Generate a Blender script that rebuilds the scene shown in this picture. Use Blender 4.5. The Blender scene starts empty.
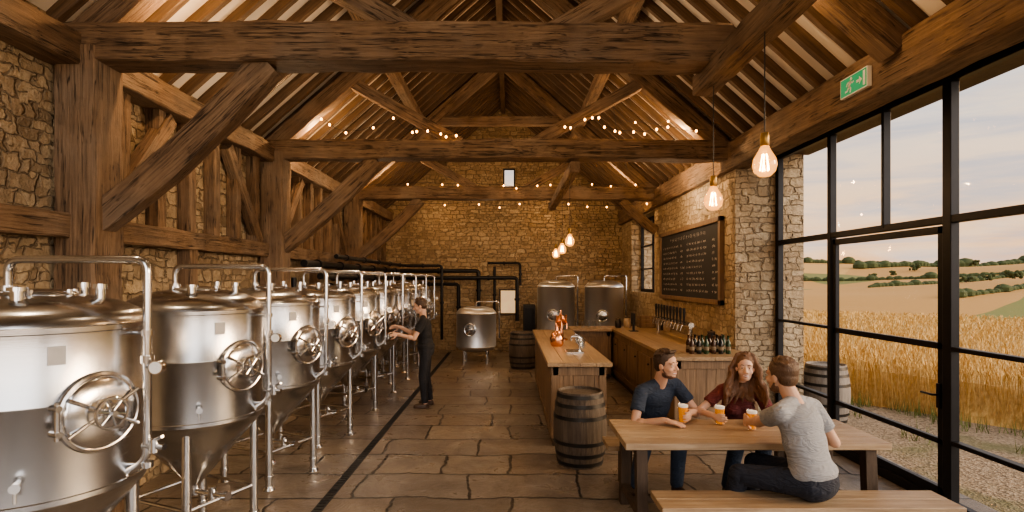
import bpy, math, random
import numpy as np
from mathutils import Vector, Matrix, noise
random.seed(7); rnd=random.random
def ru(a,b): return a+(b-a)*rnd()
S=bpy.context.scene; COL=S.collection
V=Vector; pi=math.pi
# ---------------------------------------------------------------- mesh builder
class MB:
    def __init__(s): s.v=[];s.f=[];s.m=[];s.s=[];s.mi=0
    def add(s,vs,fs,smooth=False,M=None):
        o=len(s.v)
        for p in vs: s.v.append(tuple(M@V(p)) if M else tuple(p))
        for f in fs: s.f.append([i+o for i in f]); s.m.append(s.mi); s.s.append(smooth)
        return s
    def box(s,x0,x1,y0,y1,z0,z1,M=None):
        vs=[(x,y,z) for z in(z0,z1) for y in(y0,y1) for x in(x0,x1)]
        return s.add(vs,[(0,2,3,1),(4,5,7,6),(0,1,5,4),(2,6,7,3),(0,4,6,2),(1,3,7,5)],False,M)
    def rings(s,rs,cap=True,smooth=True):
        n=len(rs[0]); vs=[p for r in rs for p in r]; fs=[]
        for i in range(len(rs)-1):
            for j in range(n):
                k=(j+1)%n; fs.append((i*n+j,i*n+k,(i+1)*n+k,(i+1)*n+j))
        if cap:
            fs.append(tuple(range(n-1,-1,-1))); fs.append(tuple(range((len(rs)-1)*n,len(rs)*n)))
        return s.add(vs,fs,smooth)
    def frame(s,d):
        d=V(d).normalized(); a=V((0,0,1)) if abs(d.z)<.9 else V((1,0,0))
        u=d.cross(a).normalized(); w=d.cross(u); return d,u,w
    def cyl(s,p0,p1,r0,r1=None,n=16):
        r1=r0 if r1 is None else r1; p0=V(p0);p1=V(p1); d,u,w=s.frame(p1-p0)
        rs=[[p+ (u*math.cos(2*pi*j/n)+w*math.sin(2*pi*j/n))*r for j in range(n)] for p,r in((p0,r0),(p1,r1))]
        return s.rings(rs)
    def cap(s,p0,p1,r0,r1=None,n=14):
        r1=r0 if r1 is None else r1; p0=V(p0);p1=V(p1); d,u,w=s.frame(p1-p0)
        L=[]
        for a in (-80,-50,-20): L.append((p0+d*r0*math.sin(math.radians(a)),r0*math.cos(math.radians(a))))
        for a in (0,30,55,80): L.append((p1+d*r1*math.sin(math.radians(a)),r1*math.cos(math.radians(a))))
        return s.rings([[p+(u*math.cos(2*pi*j/n)+w*math.sin(2*pi*j/n))*r for j in range(n)] for p,r in L])
    def lathe(s,prof,n=32,M=None,groove=0):
        vs=[];fs=[]
        for r,z in prof:
            for j in range(n):
                rr=max(r,.0004)-(groove if (groove and j%3==0 and r>.02) else 0)
                vs.append((rr*math.cos(2*pi*j/n),rr*math.sin(2*pi*j/n),z))
        for i in range(len(prof)-1):
            for j in range(n):
                k=(j+1)%n; fs.append((i*n+j,i*n+k,(i+1)*n+k,(i+1)*n+j))
        return s.add(vs,fs,True,M)
    def tube(s,pts,r,n=10):
        pts=[V(p) for p in pts]; rs=[]; pu=None
        for i,p in enumerate(pts):
            a=pts[max(i-1,0)]; b=pts[min(i+1,len(pts)-1)]; d=(b-a).normalized()
            if pu is None: _,u,w=s.frame(d)
            else:
                u=(pu-d*pu.dot(d)).normalized(); w=d.cross(u)
            pu=u; rr=r[i] if isinstance(r,(list,tuple)) else r
            rs.append([p+(u*math.cos(2*pi*j/n)+w*math.sin(2*pi*j/n))*rr for j in range(n)])
        return s.rings(rs)
    def ell(s,c,r,R=None,n=16,m=10):
        c=V(c);rs=[]
        for i in range(m+1):
            t=-pi/2+pi*i/m; t=max(min(t,pi/2-.06),-pi/2+.06); ring=[]
            for j in range(n):
                a=2*pi*j/n; q=V((r[0]*math.cos(t)*math.cos(a),r[1]*math.cos(t)*math.sin(a),r[2]*math.sin(t)))
                ring.append(c+(R@q if R else q))
            rs.append(ring)
        return s.rings(rs)
    def torus(s,c,ax,R,r,n=28,m=8,sx=1):
        c=V(c); d,u,w=s.frame(ax); vs=[];fs=[]
        for i in range(n):
            a=2*pi*i/n; e=(u*math.cos(a)+w*math.sin(a))
            for j in range(m):
                b=2*pi*j/m; vs.append(c+e*(R+r*math.cos(b))+d*r*math.sin(b))
        for i in range(n):
            for j in range(m):
                k=(i+1)%n;l=(j+1)%m; fs.append((i*m+j,k*m+j,k*m+l,i*m+l))
        return s.add(vs,fs,True)
    def poly(s,pts2,z0,z1,M=None):
        n=len(pts2); vs=[(a,b,z0) for a,b in pts2]+[(a,b,z1) for a,b in pts2]
        fs=[tuple(range(n-1,-1,-1)),tuple(range(n,2*n))]+[(i,(i+1)%n,n+(i+1)%n,n+i) for i in range(n)]
        return s.add(vs,fs,False,M)
    def obj(s,name,mats,parent=None,loc=None,M=None,label=None,cat=None,group=None,kind=None,bevel=0,sharp=38):
        me=bpy.data.meshes.new(name); me.from_pydata(s.v,[],s.f)
        if not isinstance(mats,(list,tuple)): mats=[mats]
        for m in mats: me.materials.append(m)
        me.polygons.foreach_set('material_index',s.m); me.polygons.foreach_set('use_smooth',s.s)
        me.update()
        if any(s.s):
            try: me.set_sharp_from_angle(angle=math.radians(sharp))
            except Exception: pass
        o=bpy.data.objects.new(name,me); COL.objects.link(o)
        if parent: o.parent=parent
        if loc is not None: o.location=loc
        if M is not None: o.matrix_basis=M
        if bevel:
            b=o.modifiers.new('b','BEVEL'); b.width=bevel; b.segments=2; b.limit_method='ANGLE'
        return tag(o,label,cat,group,kind)
def tag(o,label=None,cat=None,group=None,kind=None):
    if label:o['label']=label
    if cat:o['category']=cat
    if group:o['group']=group
    if kind:o['kind']=kind
    return o
def root(name,loc,label,cat,group=None,rz=0):
    o=bpy.data.objects.new(name,None); COL.objects.link(o); o.location=loc; o.rotation_euler=(0,0,rz); o.empty_display_size=.1
    return tag(o,label,cat,group)
def dup(r,loc=None,rz=None,label=None,group=None):
    n=r.copy(); COL.objects.link(n)
    if loc is not None:n.location=loc
    if rz is not None:n.rotation_euler=(0,0,rz)
    if label:n['label']=label
    if group:n['group']=group
    done=set()
    def rec(a,b):
        for c in list(a.children):
            if c in done: continue
            d=c.copy(); COL.objects.link(d); d.parent=b; done.add(d); rec(c,d)
    rec(r,n); return n
def rpath(pts,r=.05,n=5):
    pts=[V(p) for p in pts]; out=[pts[0]]
    for i in range(1,len(pts)-1):
        p=pts[i]; a=(pts[i-1]-p); b=(pts[i+1]-p); q=min(r,a.length*.45,b.length*.45)
        A=p+a.normalized()*q; B=p+b.normalized()*q
        for k in range(n+1):
            t=k/n; out.append(A*(1-t)**2+p*2*t*(1-t)+B*t*t)
    out.append(pts[-1]); return out
# ---------------------------------------------------------------- materials
def c4(c): 
    if isinstance(c,(int,float)): return (c,c,c,1)
    return (*c,1) if len(c)==3 else c
class NT:
    def __init__(s,name,world=None):
        if world: s.m=world
        else: s.m=bpy.data.materials.new(name)
        s.m.use_nodes=True; s.t=s.m.node_tree; s.t.nodes.clear()
    def n(s,typ,ins=None,**kw):
        nd=s.t.nodes.new(typ)
        for k,v in kw.items(): setattr(nd,k,v)
        if ins:
            for k,v in ins.items():
                if isinstance(v,bpy.types.NodeSocket): s.t.links.new(v,nd.inputs[k])
                else: nd.inputs[k].default_value=v
        return nd
    def mix(s,f,a,b,mode='MIX'):
        nd=s.t.nodes.new('ShaderNodeMix'); nd.data_type='RGBA'; nd.blend_type=mode
        for i,v in((0,f),(6,a),(7,b)):
            if isinstance(v,bpy.types.NodeSocket): s.t.links.new(v,nd.inputs[i])
            else: nd.inputs[i].default_value=v if i==0 else c4(v)
        return nd.outputs[2]
    def math(s,op,a,b=0.):
        nd=s.t.nodes.new('ShaderNodeMath'); nd.operation=op
        for i,v in((0,a),(1,b)):
            if isinstance(v,bpy.types.NodeSocket): s.t.links.new(v,nd.inputs[i])
            else: nd.inputs[i].default_value=v
        return nd.outputs[0]
    def ramp(s,f,stops,interp='LINEAR'):
        nd=s.t.nodes.new('ShaderNodeValToRGB'); s.t.links.new(f,nd.inputs[0]); e=nd.color_ramp.elements; nd.color_ramp.interpolation=interp
        while len(e)<len(stops): e.new(.5)
        for i,(p,c) in enumerate(stops): e[i].position=p; e[i].color=c4(c)
        return nd.outputs[0]
    def noise(s,vec,scale,detail=4,dist=0,rough=.55):
        return s.n('ShaderNodeTexNoise',{'Vector':vec,'Scale':scale,'Detail':detail,'Distortion':dist,'Roughness':rough})
    def vmap(s,vec,scale):
        return s.n('ShaderNodeMapping',{'Vector':vec,'Scale':scale}).outputs[0]
    def out(s,col,rough=.5,metal=0,bump=None,bstr=.3,bdist=.02,**kw):
        ins={'Base Color':c4(col) if not isinstance(col,bpy.types.NodeSocket) else col,'Roughness':rough,'Metallic':metal}
        ins.update(kw)
        b=s.n('ShaderNodeBsdfPrincipled',ins)
        if bump is not None:
            bp=s.n('ShaderNodeBump',{'Height':bump,'Strength':bstr,'Distance':bdist}); s.t.links.new(bp.outputs[0],b.inputs['Normal'])
        s.n('ShaderNodeOutputMaterial',{'Surface':b.outputs[0]}); return s.m
def simple(name,col,rough=.5,metal=0,var=.25,scale=8,bump=0,**kw):
    t=NT(name); tc=t.n('ShaderNodeTexCoord').outputs['Object']; nz=t.noise(tc,scale).outputs[0]
    c=t.mix(nz,[x*(1-var) for x in col],[min(1,x*(1+var)) for x in col])
    return t.out(c,rough,metal,bump=nz if bump else None,bstr=bump,**kw)
def emis(name,col,st):
    t=NT(name); tc=t.n('ShaderNodeTexCoord').outputs['Object']; nz=t.noise(tc,3).outputs[0]
    c=t.mix(nz,[x*.97 for x in col],col)
    e=t.n('ShaderNodeEmission',{'Color':c,'Strength':st}); t.n('ShaderNodeOutputMaterial',{'Surface':e.outputs[0]}); return t.m
def wood(name,c0,c1,c2,axis=0,sc=3.,rough=.6,bstr=.5,bdist=.02,crack=0,coat=0):
    t=NT(name); tc=t.n('ShaderNodeTexCoord').outputs['Object']
    rv=t.n('ShaderNodeObjectInfo').outputs['Random']
    off=t.n('ShaderNodeCombineXYZ',{0:t.math('MULTIPLY',rv,37.),1:t.math('MULTIPLY',rv,11.),2:0.}).outputs[0]
    p=t.n('ShaderNodeVectorMath',{0:tc,1:off},operation='ADD').outputs[0]
    s1=[13,13,13]; s1[axis]=.9; s2=[60,60,60]; s2[axis]=1.6
    a=t.noise(t.vmap(p,s1),sc*.5,5,.5,.62).outputs[0]; b=t.noise(t.vmap(p,s2),1.2,5,.2,.65).outputs[0]; d=t.noise(p,2.4,5).outputs[0]
    m=t.math('ADD',t.math('MULTIPLY',a,.5),t.math('MULTIPLY',b,.5))
    col=t.ramp(m,[(.34,c0),(.5,c1),(.66,c2)])
    col=t.mix(t.ramp(d,[(.42,0.),(.72,.6)]),col,c0)
    col=t.mix(t.math('MULTIPLY',rv,.3),col,[x*.6 for x in c1])
    h=m
    if crack:
        gy=t.noise(p,1.1,3).outputs[0]; col=t.mix(t.ramp(gy,[(.45,0.),(.7,.45)]),col,(.27,.22,.175))
        s3=[16,16,16]; s3[axis]=.35
        for q,(sc3,wd) in enumerate(((1.,.018),(2.1,.014))):
            cr=t.noise(t.vmap(p,s3),sc3,3,.2).outputs[0]
            k=t.math('ABSOLUTE',t.math('SUBTRACT',cr,.5)); km=t.ramp(k,[(.0,.9),(wd*.45,.55),(wd,0.)])
            dd=t.noise(p,3.1+q*2,2).outputs[0]
            km=t.math('MULTIPLY',km,t.ramp(dd,[(.45,0.),(.56,1.)]))
            col=t.mix(km,col,[x*.22 for x in c0]); h=t.math('SUBTRACT',h,t.math('MULTIPLY',km,.55))
        lump=t.noise(p,5.,4).outputs[0]; h=t.math('ADD',h,t.math('MULTIPLY',lump,.9))
    return t.out(col,rough,0,bump=h,bstr=bstr,bdist=bdist)
def stone(name,ax,tones,mor,bw=.3,rh=.125,dep=.05):
    t=NT(name); pos=t.n('ShaderNodeNewGeometry').outputs['Position']; sp=t.n('ShaderNodeSeparateXYZ',{0:pos})
    h=t.math('ADD',sp.outputs[0],sp.outputs[1]) if ax=='xy' else sp.outputs[0 if ax=='x' else 1]
    v=t.n('ShaderNodeCombineXYZ',{0:t.math('MULTIPLY',h,1/bw),1:t.math('MULTIPLY',sp.outputs[2],1/rh),2:0.}).outputs[0]
    n1=t.noise(pos,1.5,2).outputs['Color']; n2=t.noise(pos,9,3).outputs['Color']
    d1=t.n('ShaderNodeVectorMath',{0:n1,1:(.5,.5,.5)},operation='SUBTRACT').outputs[0]
    d2=t.n('ShaderNodeVectorMath',{0:n2,1:(.5,.5,.5)},operation='SUBTRACT').outputs[0]
    v=t.n('ShaderNodeVectorMath',{0:d1,1:(1.5,1.5,0),2:v},operation='MULTIPLY_ADD').outputs[0]
    v=t.n('ShaderNodeVectorMath',{0:d2,1:(.7,1.0,0),2:v},operation='MULTIPLY_ADD').outputs[0]
    def brick(vec,sc,off):
        return t.n('ShaderNodeTexBrick',{'Vector':vec,'Color1':(0,0,0,1),'Color2':(1,1,1,1),'Mortar':(.5,.5,.5,1),'Scale':sc,'Mortar Size':.075,'Mortar Smooth':.8,'Bias':0.,'Brick Width':1.,'Row Height':1.},offset=off,offset_frequency=2,squash=.62,squash_frequency=3)
    b1=brick(v,1.,.43); vb=t.n('ShaderNodeVectorMath',{0:v,1:(.68,.62,1.)},operation='MULTIPLY').outputs[0]; b2=brick(vb,1.,.37)
    sel=t.ramp(t.noise(pos,2.6,1).outputs[0],[(.5,0.),(.505,1.)])
    cellv=t.mix(sel,b1.outputs[0],b2.outputs[0]); mort=t.mix(sel,b1.outputs[1],b2.outputs[1])
    c=t.ramp(cellv,[(i/(len(tones)-1),x) for i,x in enumerate(tones)])
    n3=t.noise(pos,22,5,0,.65).outputs[0]; n4=t.noise(pos,1.1,3).outputs[0]; n5=t.noise(pos,6,4).outputs[0]
    c=t.mix(t.ramp(n3,[(.42,.0),(.72,.6)]),c,[x*.4 for x in tones[1]])
    c=t.mix(t.ramp(n5,[(.4,.0),(.7,.6)]),c,tones[0])
    c=t.mix(t.ramp(n4,[(.4,.0),(.7,.35)]),c,tones[-2])
    c=t.mix(t.math('MULTIPLY',mort,.8),c,mor)
    hgt=t.math('ADD',t.math('MULTIPLY',t.math('SUBTRACT',1.,mort),t.math('ADD',.6,t.math('MULTIPLY',cellv,.6))),t.math('ADD',t.math('MULTIPLY',n3,.6),t.math('MULTIPLY',n5,.8)))
    return t.out(c,.9,0,bump=hgt,bstr=1.,bdist=dep)
W_BEAM=wood('wood_old_oak',(.085,.051,.03),(.225,.142,.082),(.37,.25,.155),bstr=.9,bdist=.03,crack=1,rough=.78)
W_RAFT=wood('wood_rafter',(.055,.034,.02),(.13,.081,.046),(.22,.142,.085))
W_PINE=wood('wood_pine',(.26,.17,.1),(.47,.345,.22),(.62,.49,.335),rough=.42,bstr=.4,crack=0)
W_PINEY=wood('wood_pine_long',(.22,.14,.08),(.38,.265,.155),(.5,.37,.23),axis=1,rough=.35,bstr=.2)
W_PANEL=wood('wood_panel',(.12,.076,.045),(.24,.155,.09),(.37,.25,.15),axis=2,rough=.55,bstr=.3)
W_DARK=wood('wood_dark',(.035,.022,.014),(.085,.055,.034),(.135,.09,.057),axis=2)
W_BARREL=wood('wood_barrel',(.05,.038,.028),(.11,.085,.064),(.19,.152,.118),axis=2,rough=.65)
W_GREY=wood('wood_weathered',(.13,.115,.1),(.24,.21,.18),(.33,.3,.26),axis=2,rough=.8)
ST_L=stone('stone_left','y',[(.2,.145,.09),(.54,.42,.275),(.36,.27,.175),(.62,.505,.35),(.44,.33,.21)],(.26,.2,.135),.22,.085,.065)
ST_F=stone('stone_far','x',[(.22,.155,.092),(.5,.375,.23),(.36,.255,.148),(.58,.455,.3),(.43,.31,.18)],(.26,.195,.125),.2,.08,.055)
ST_R=stone('stone_right','xy',[(.27,.195,.12),(.58,.455,.29),(.42,.31,.195),(.66,.545,.38),(.5,.375,.235)],(.31,.24,.16),.22,.085,.06)
PLASTER=simple('plaster',(.78,.72,.64),.9,var=.06,scale=3,bump=.1)
BLACK=simple('black_metal',(.018,.018,.02),.42,.6)
BLACKP=simple('black_plastic',(.02,.02,.022),.5)
IRON=simple('hoop_iron',(.05,.048,.046),.5,.8)
COPPER=simple('copper',(.85,.42,.24),.22,1.,var=.1)
CHROME=simple('chrome',(.73,.74,.75),.14,1.,var=.05)
WHITE=simple('white_enamel',(.8,.8,.78),.4,var=.04)
def steel(name,ax,rough=.22,base=.6):
    t=NT(name); tc=t.n('ShaderNodeTexCoord').outputs['Object']
    a=t.noise(t.vmap(tc,(1.,1.,90) if ax=='h' else (60,60,1)),3,3).outputs[0]; b=t.noise(tc,2.3,3,1).outputs[0]
    c=t.mix(a,(base*.91,base*.92,base*.94),(base*1.05,base*1.06,base*1.08)); c=t.mix(t.math('MULTIPLY',b,.35),c,(base*.74,base*.75,base*.76))
    r=t.math('ADD',t.math('MULTIPLY',a,.06),t.math('ADD',t.math('MULTIPLY',b,.14),rough-.09))
    return t.out(c,r,1.,bump=a,bstr=.02,bdist=.01,Anisotropic=.6)
STEEL=steel('steel_brushed','h',.23,.57); STEEL2=steel('steel_pipe','v',.19,.68); STEELM=steel('steel_matt','h',.36,.76)
def flags():
    t=NT('flagstones'); pos=t.n('ShaderNodeNewGeometry').outputs['Position']
    nn=t.noise(pos,1.6,3).outputs['Color']; d=t.n('ShaderNodeVectorMath',{0:nn,1:(.5,.5,.5)},operation='SUBTRACT').outputs[0]
    n9=t.noise(pos,9,3).outputs['Color']; d9=t.n('ShaderNodeVectorMath',{0:n9,1:(.5,.5,.5)},operation='SUBTRACT').outputs[0]
    v=t.n('ShaderNodeVectorMath',{0:d,1:(.2,.2,0),2:pos},operation='MULTIPLY_ADD').outputs[0]
    v=t.n('ShaderNodeVectorMath',{0:d9,1:(.05,.05,0),2:v},operation='MULTIPLY_ADD').outputs[0]
    br=t.n('ShaderNodeTexBrick',{'Vector':v,'Color1':(0,0,0,1),'Color2':(1,1,1,1),'Mortar':(.5,.5,.5,1),'Scale':1.,'Mortar Size':.017,'Mortar Smooth':.4,'Bias':0.,'Brick Width':1.1,'Row Height':.66},offset=.37,squash=.66,squash_frequency=3)
    n=t.noise(pos,2.2,8,.6,.7).outputs[0]; n2=t.noise(pos,20,4).outputs[0]; n6=t.noise(pos,.7,3).outputs[0]
    c=t.ramp(br.outputs[0],[(0,(.14,.11,.085)),(.25,(.27,.235,.2)),(.5,(.22,.165,.12)),(.75,(.36,.3,.23)),(1,(.19,.16,.135))])
    c=t.mix(t.ramp(n,[(.38,.0),(.66,.7)]),c,(.1,.08,.062)); c=t.mix(t.math('MULTIPLY',n2,.25),c,(.32,.27,.22))
    c=t.mix(br.outputs[1],c,(.04,.032,.026))
    r=t.math('ADD',t.math('MULTIPLY',n,.45),t.math('ADD',t.math('MULTIPLY',n6,.15),.02))
    h=t.math('ADD',t.math('MULTIPLY',t.math('SUBTRACT',1.,br.outputs[1]),.7),t.math('ADD',t.math('MULTIPLY',n,1.2),t.math('MULTIPLY',n2,.15)))
    return t.out(c,r,0,bump=h,bstr=.75,bdist=.03)
FLAG=flags()
def glassmat(name,tint=(1,1,1),fac=.06):
    t=NT(name); tr=t.n('ShaderNodeBsdfTransparent',{'Color':c4(tint)}); gl=t.n('ShaderNodeBsdfGlossy',{'Roughness':.02,'Color':(1,1,1,1)})
    lw=t.n('ShaderNodeLayerWeight',{'Blend':.25}); f=t.math('ADD',t.math('MULTIPLY',lw.outputs['Facing'],fac*3),fac)
    mx=t.n('ShaderNodeMixShader',{0:f,1:tr.outputs[0],2:gl.outputs[0]}); t.n('ShaderNodeOutputMaterial',{'Surface':mx.outputs[0]}); return t.m
PANE=glassmat('window_glass',(.98,.985,.985),.008); GLASS=glassmat('drink_glass',(.97,.98,.98),.05)
def bulbmat():
    t=NT('bulb_glass'); tr=t.n('ShaderNodeBsdfTransparent',{'Color':(1,.8,.5,1)}); gl=t.n('ShaderNodeBsdfGlossy',{'Roughness':.03,'Color':(1,.9,.8,1)})
    e=t.n('ShaderNodeEmission',{'Color':(1,.42,.1,1),'Strength':2.4}); lw=t.n('ShaderNodeLayerWeight',{'Blend':.3})
    a=t.n('ShaderNodeMixShader',{0:.4,1:tr.outputs[0],2:e.outputs[0]}); b=t.n('ShaderNodeMixShader',{0:t.math('MULTIPLY',lw.outputs['Facing'],.5),1:a.outputs[0],2:gl.outputs[0]})
    t.n('ShaderNodeOutputMaterial',{'Surface':b.outputs[0]}); return t.m
BULB=bulbmat(); FIL=emis('filament',(1,.62,.25),55); FAIRY=emis('fairy_bulb',(1,.44,.11),11)
BEER=simple('beer_amber',(.72,.27,.02),.12,var=.15,**{'Emission Color':(.85,.3,.02,1),'Emission Strength':.22}); FOAM=simple('beer_foam',(.97,.93,.85),.8,var=.04,**{'Emission Color':(1,.93,.82,1),'Emission Strength':.12})  # faint emission puts a glow into the beer and foam colours
CHALKB=simple('chalkboard_slate',(.03,.03,.032),.8,var=.4,scale=2); CHALK=simple('chalk',(.72,.7,.65),.95,var=.3,scale=60)
GREEN=simple('sign_green',(.01,.3,.14),.45,var=.05,**{'Emission Color':(.01,.3,.14,1),'Emission Strength':.3})
# ---------------------------------------------------------------- room shell
H=2.06; LX=-3.7; RX=3.3; GX=3.93; FY=16.5; BY=-3.
SL=3.1/3.5
def roofz(x): return 7.3-abs(x+.2)*SL
MB().box(-4.2,4.35,BY-.3,FY+.3,-.15,0).obj('floor',FLAG,kind='structure',label='worn grey-brown stone flag floor')
MB().box(-4.2,LX,BY,FY,0,4.3).obj('wall_left',ST_L,kind='structure',label='coursed rubble stone side wall of the barn')
XZ=Matrix(((1,0,0,0),(0,0,1,0),(0,1,0,0),(0,0,0,1)))
b=MB(); zr=lambda x:roofz(x)
for P in ([(-4,0),(3.5,0),(3.5,4.1),(-4,4.1)],[(-3.9,4.1),(-.2,4.1),(-.2,7.4),(-3.9,roofz(-3.9)+.1)],[(.15,4.1),(3.5,4.1),(.15,zr(.15)+.1)],
          [(-.2,4.1),(.15,4.1),(.15,4.8),(-.2,4.8)],[(-.2,5.36),(.15,5.36),(.15,zr(.15)+.1),(-.2,7.4)]):
    b.poly(P,FY,FY+.35,XZ)
b.obj('wall_far',ST_F,kind='structure',label='golden stone gable end wall')
b=MB(); b.box(RX,4.3,8.2,12.8,0,4.3).box(RX,4.3,15.2,FY,0,4.3).box(RX,4.3,12.8,15.2,0,1.75).box(RX,4.3,12.8,15.2,3.65,4.3)
b.obj('wall_right',ST_R,kind='structure',label='thick golden stone side wall with a deep window opening')
b=MB(); b.box(-4.2,-3.3,BY-.3,BY,0,4.3).box(3.2,4.3,BY-.3,BY,0,4.3)
b.obj('wall_back',ST_F,kind='structure',label='open gable end with stone jambs')
b=MB()
for sx,xe in((-1,-4.1),(1,3.6)):
    x0=-.2; b.add([(x0,BY-.3,7.3),(xe,BY-.3,roofz(xe)),(xe,FY+.3,roofz(xe)),(x0,FY+.3,7.3),(x0,BY-.3,7.42),(xe,BY-.3,roofz(xe)+.12),(xe,FY+.3,roofz(xe)+.12),(x0,FY+.3,7.42)],
      [(0,1,2,3),(7,6,5,4),(0,4,5,1),(2,6,7,3),(1,5,6,2),(0,3,7,4)])
b.obj('ceiling',PLASTER,kind='structure',label='off-white plaster between rafters')
MB().box(3.5,4.4,BY,8.25,3.9,4.25).obj('trim_1',W_DARK,kind='structure',label='timber soffit over glazing')
# ---------------------------------------------------------------- timbers
def beam(name,p0,p1,w,h,mat,label=None,cat=None,bow=0,jit=.006,group=None,up=(0,0,1),parent=None):
    p0=V(p0);p1=V(p1);L=(p1-p0).length;n=max(3,int(L/.13)); x=(p1-p0).normalized(); u=V(up)
    if abs(x.dot(u))>.98: u=V((0,1,0))
    y=u.cross(x).normalized(); z=x.cross(y)
    c=min(w,h)*.06; hw=w/2;hh=h/2
    prof=[(-hw+c,-hh),(hw-c,-hh),(hw,-hh+c),(hw,hh-c),(hw-c,hh),(-hw+c,hh),(-hw,hh-c),(-hw,-hh+c)]
    rs=[];sd=V((rnd()*50,rnd()*50,0))
    for i in range(n+1):
        t=i/n;ring=[]
        for k,(a,bb) in enumerate(prof):
            q=noise.noise_vector(V((t*L*3.4,k*.9,0))+sd)*jit*1.6+noise.noise_vector(V((t*L*.3,0,9))+sd)*jit*.6
            ring.append((t*L,a+q.y,bb+q.z+bow*4*t*(1-t)))
        rs.append(ring)
    m=MB(); m.rings(rs,True,False)
    o=parent.location if parent else V((0,0,0))
    M=Matrix((( x.x,y.x,z.x,p0.x-o.x),(x.y,y.y,z.y,p0.y-o.y),(x.z,y.z,z.z,p0.z-o.z),(0,0,0,1)))
    return m.obj(name,mat,parent=parent,M=M,label=label,cat=cat,group=group)
FR=[4.66,8.36,12.5]
TL=['massive rough-hewn oak truss ending on a hanging beam','heavy oak roof truss draped with fairy lights','oak roof truss beside the gable wall']
for i,y in enumerate(FR):
    r=root('roof_truss',V((-.2,y,0)),TL[i],'roof truss','oak roof trusses')
    xr=1.8 if i==0 else RX-.02
    beam('tie_beam',(-3.68,y,3.98),(xr,y,3.97),.3,.32 if i==0 else .28,W_BEAM,bow=.02,jit=.013,parent=r)
    for sx in(-1,1):
        xe=-3.55 if sx<0 else 3.2
        beam('principal_rafter',(xe,y,roofz(xe)-.3),(-.2+sx*.02,y,7.3-.38),.2,.24,W_BEAM,parent=r)
        x1=-.2+sx*2.15; beam('strut',(-.2+sx*.55,y+.02,4.1),(x1,y+.02,roofz(x1)-.4),.16,.17,W_BEAM,parent=r)
    beam('collar_beam',(-1.75,y,5.6),(1.35,y,5.6),.16,.2,W_BEAM,parent=r)
    beam('post',(-3.5,y,0),(-3.5,y,3.95),.34,.34,W_BEAM,jit=.011,parent=r)
    beam('curved_brace',(-3.42,y,2.55),(-2.0,y,3.86),.16,.24,W_BEAM,bow=-.06,jit=.009,parent=r)
    if i==2: beam('short_brace',(RX-.03,y,3.15),(2.5,y,3.84),.14,.2,W_BEAM,bow=-.04,parent=r)
beam('wall_plate',(3.34,BY,3.88),(3.34,FY,3.88),.3,.40,W_BEAM,'long oak wall plate above glazing and stone wall','timber beam',jit=.009)
beam('hanging_beam',(1.7,.2,3.77),(1.7,4.95,3.77),.18,.18,W_BEAM,'square oak beam carrying the pendant bulbs','timber beam',jit=.009)
beam('hanging_beam',(.95,8.2,3.72),(.95,12.75,3.72),.14,.16,W_BEAM,'oak beam carrying pendant bulbs above the bar','timber beam')
beam('ridge_beam',(-.2,BY,7.08),(-.2,FY,7.08),.12,.24,W_RAFT,'dark oak ridge beam','timber beam')
for sx in(-1,1):
    x=-.2+sx*1.75; beam('purlin',(x,BY,roofz(x)-.24),(x,FY,roofz(x)-.24),.17,.19,W_BEAM,'long oak purlin under the rafters','timber beam',group='purlins')
for sx in(-1,1):
    xe=-3.9 if sx<0 else 3.5
    base=[beam('roof_rafter',(xe,0,roofz(xe)-.06),(-.2,0,7.3-.06),.072,.12,W_RAFT,'narrow dark oak common rafter','rafter',group='common rafters',jit=.005) for _ in range(3)]
    ys=[BY+.3+.36*i for i in range(54)]
    for i,y in enumerate(ys):
        if i<3: o=base[i]
        else: o=base[i%3].copy(); COL.objects.link(o)
        m=o.matrix_basis.copy(); m.translation=V((m.translation.x,y,m.translation.z)); o.matrix_basis=m
fr=root('timber_wall_frame',V((-3.62,7,0)),'oak box frame of plate, rail, studs and braces on the stone wall','timber frame')
beam('wall_plate',(-3.58,BY,3.92),(-3.58,FY,3.92),.26,.26,W_BEAM,parent=fr,jit=.009)
beam('wall_rail',(-3.62,BY,2.5),(-3.62,FY,2.5),.18,.2,W_BEAM,parent=fr,jit=.009)
y=5.2
while y<16.2:
    if all(abs(y-f)>.3 for f in FR): beam('stud',(-3.63,y,2.6),(-3.63,y,3.8),.14,.13,W_BEAM,parent=fr)
    y+=.54
for (ya,yb) in((4.95,5.9),(8.0,7.1),(8.65,9.6),(12.2,11.3),(12.8,13.8),(16,15)):
    beam('brace',(-3.6,ya,2.6),(-3.6,yb,3.75),.12,.15,W_BEAM,parent=fr)
for y in (6.3,10.4,14.4): beam('stud',(-3.63,y,0),(-3.63,y,2.4),.16,.16,W_BEAM,parent=fr)
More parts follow.
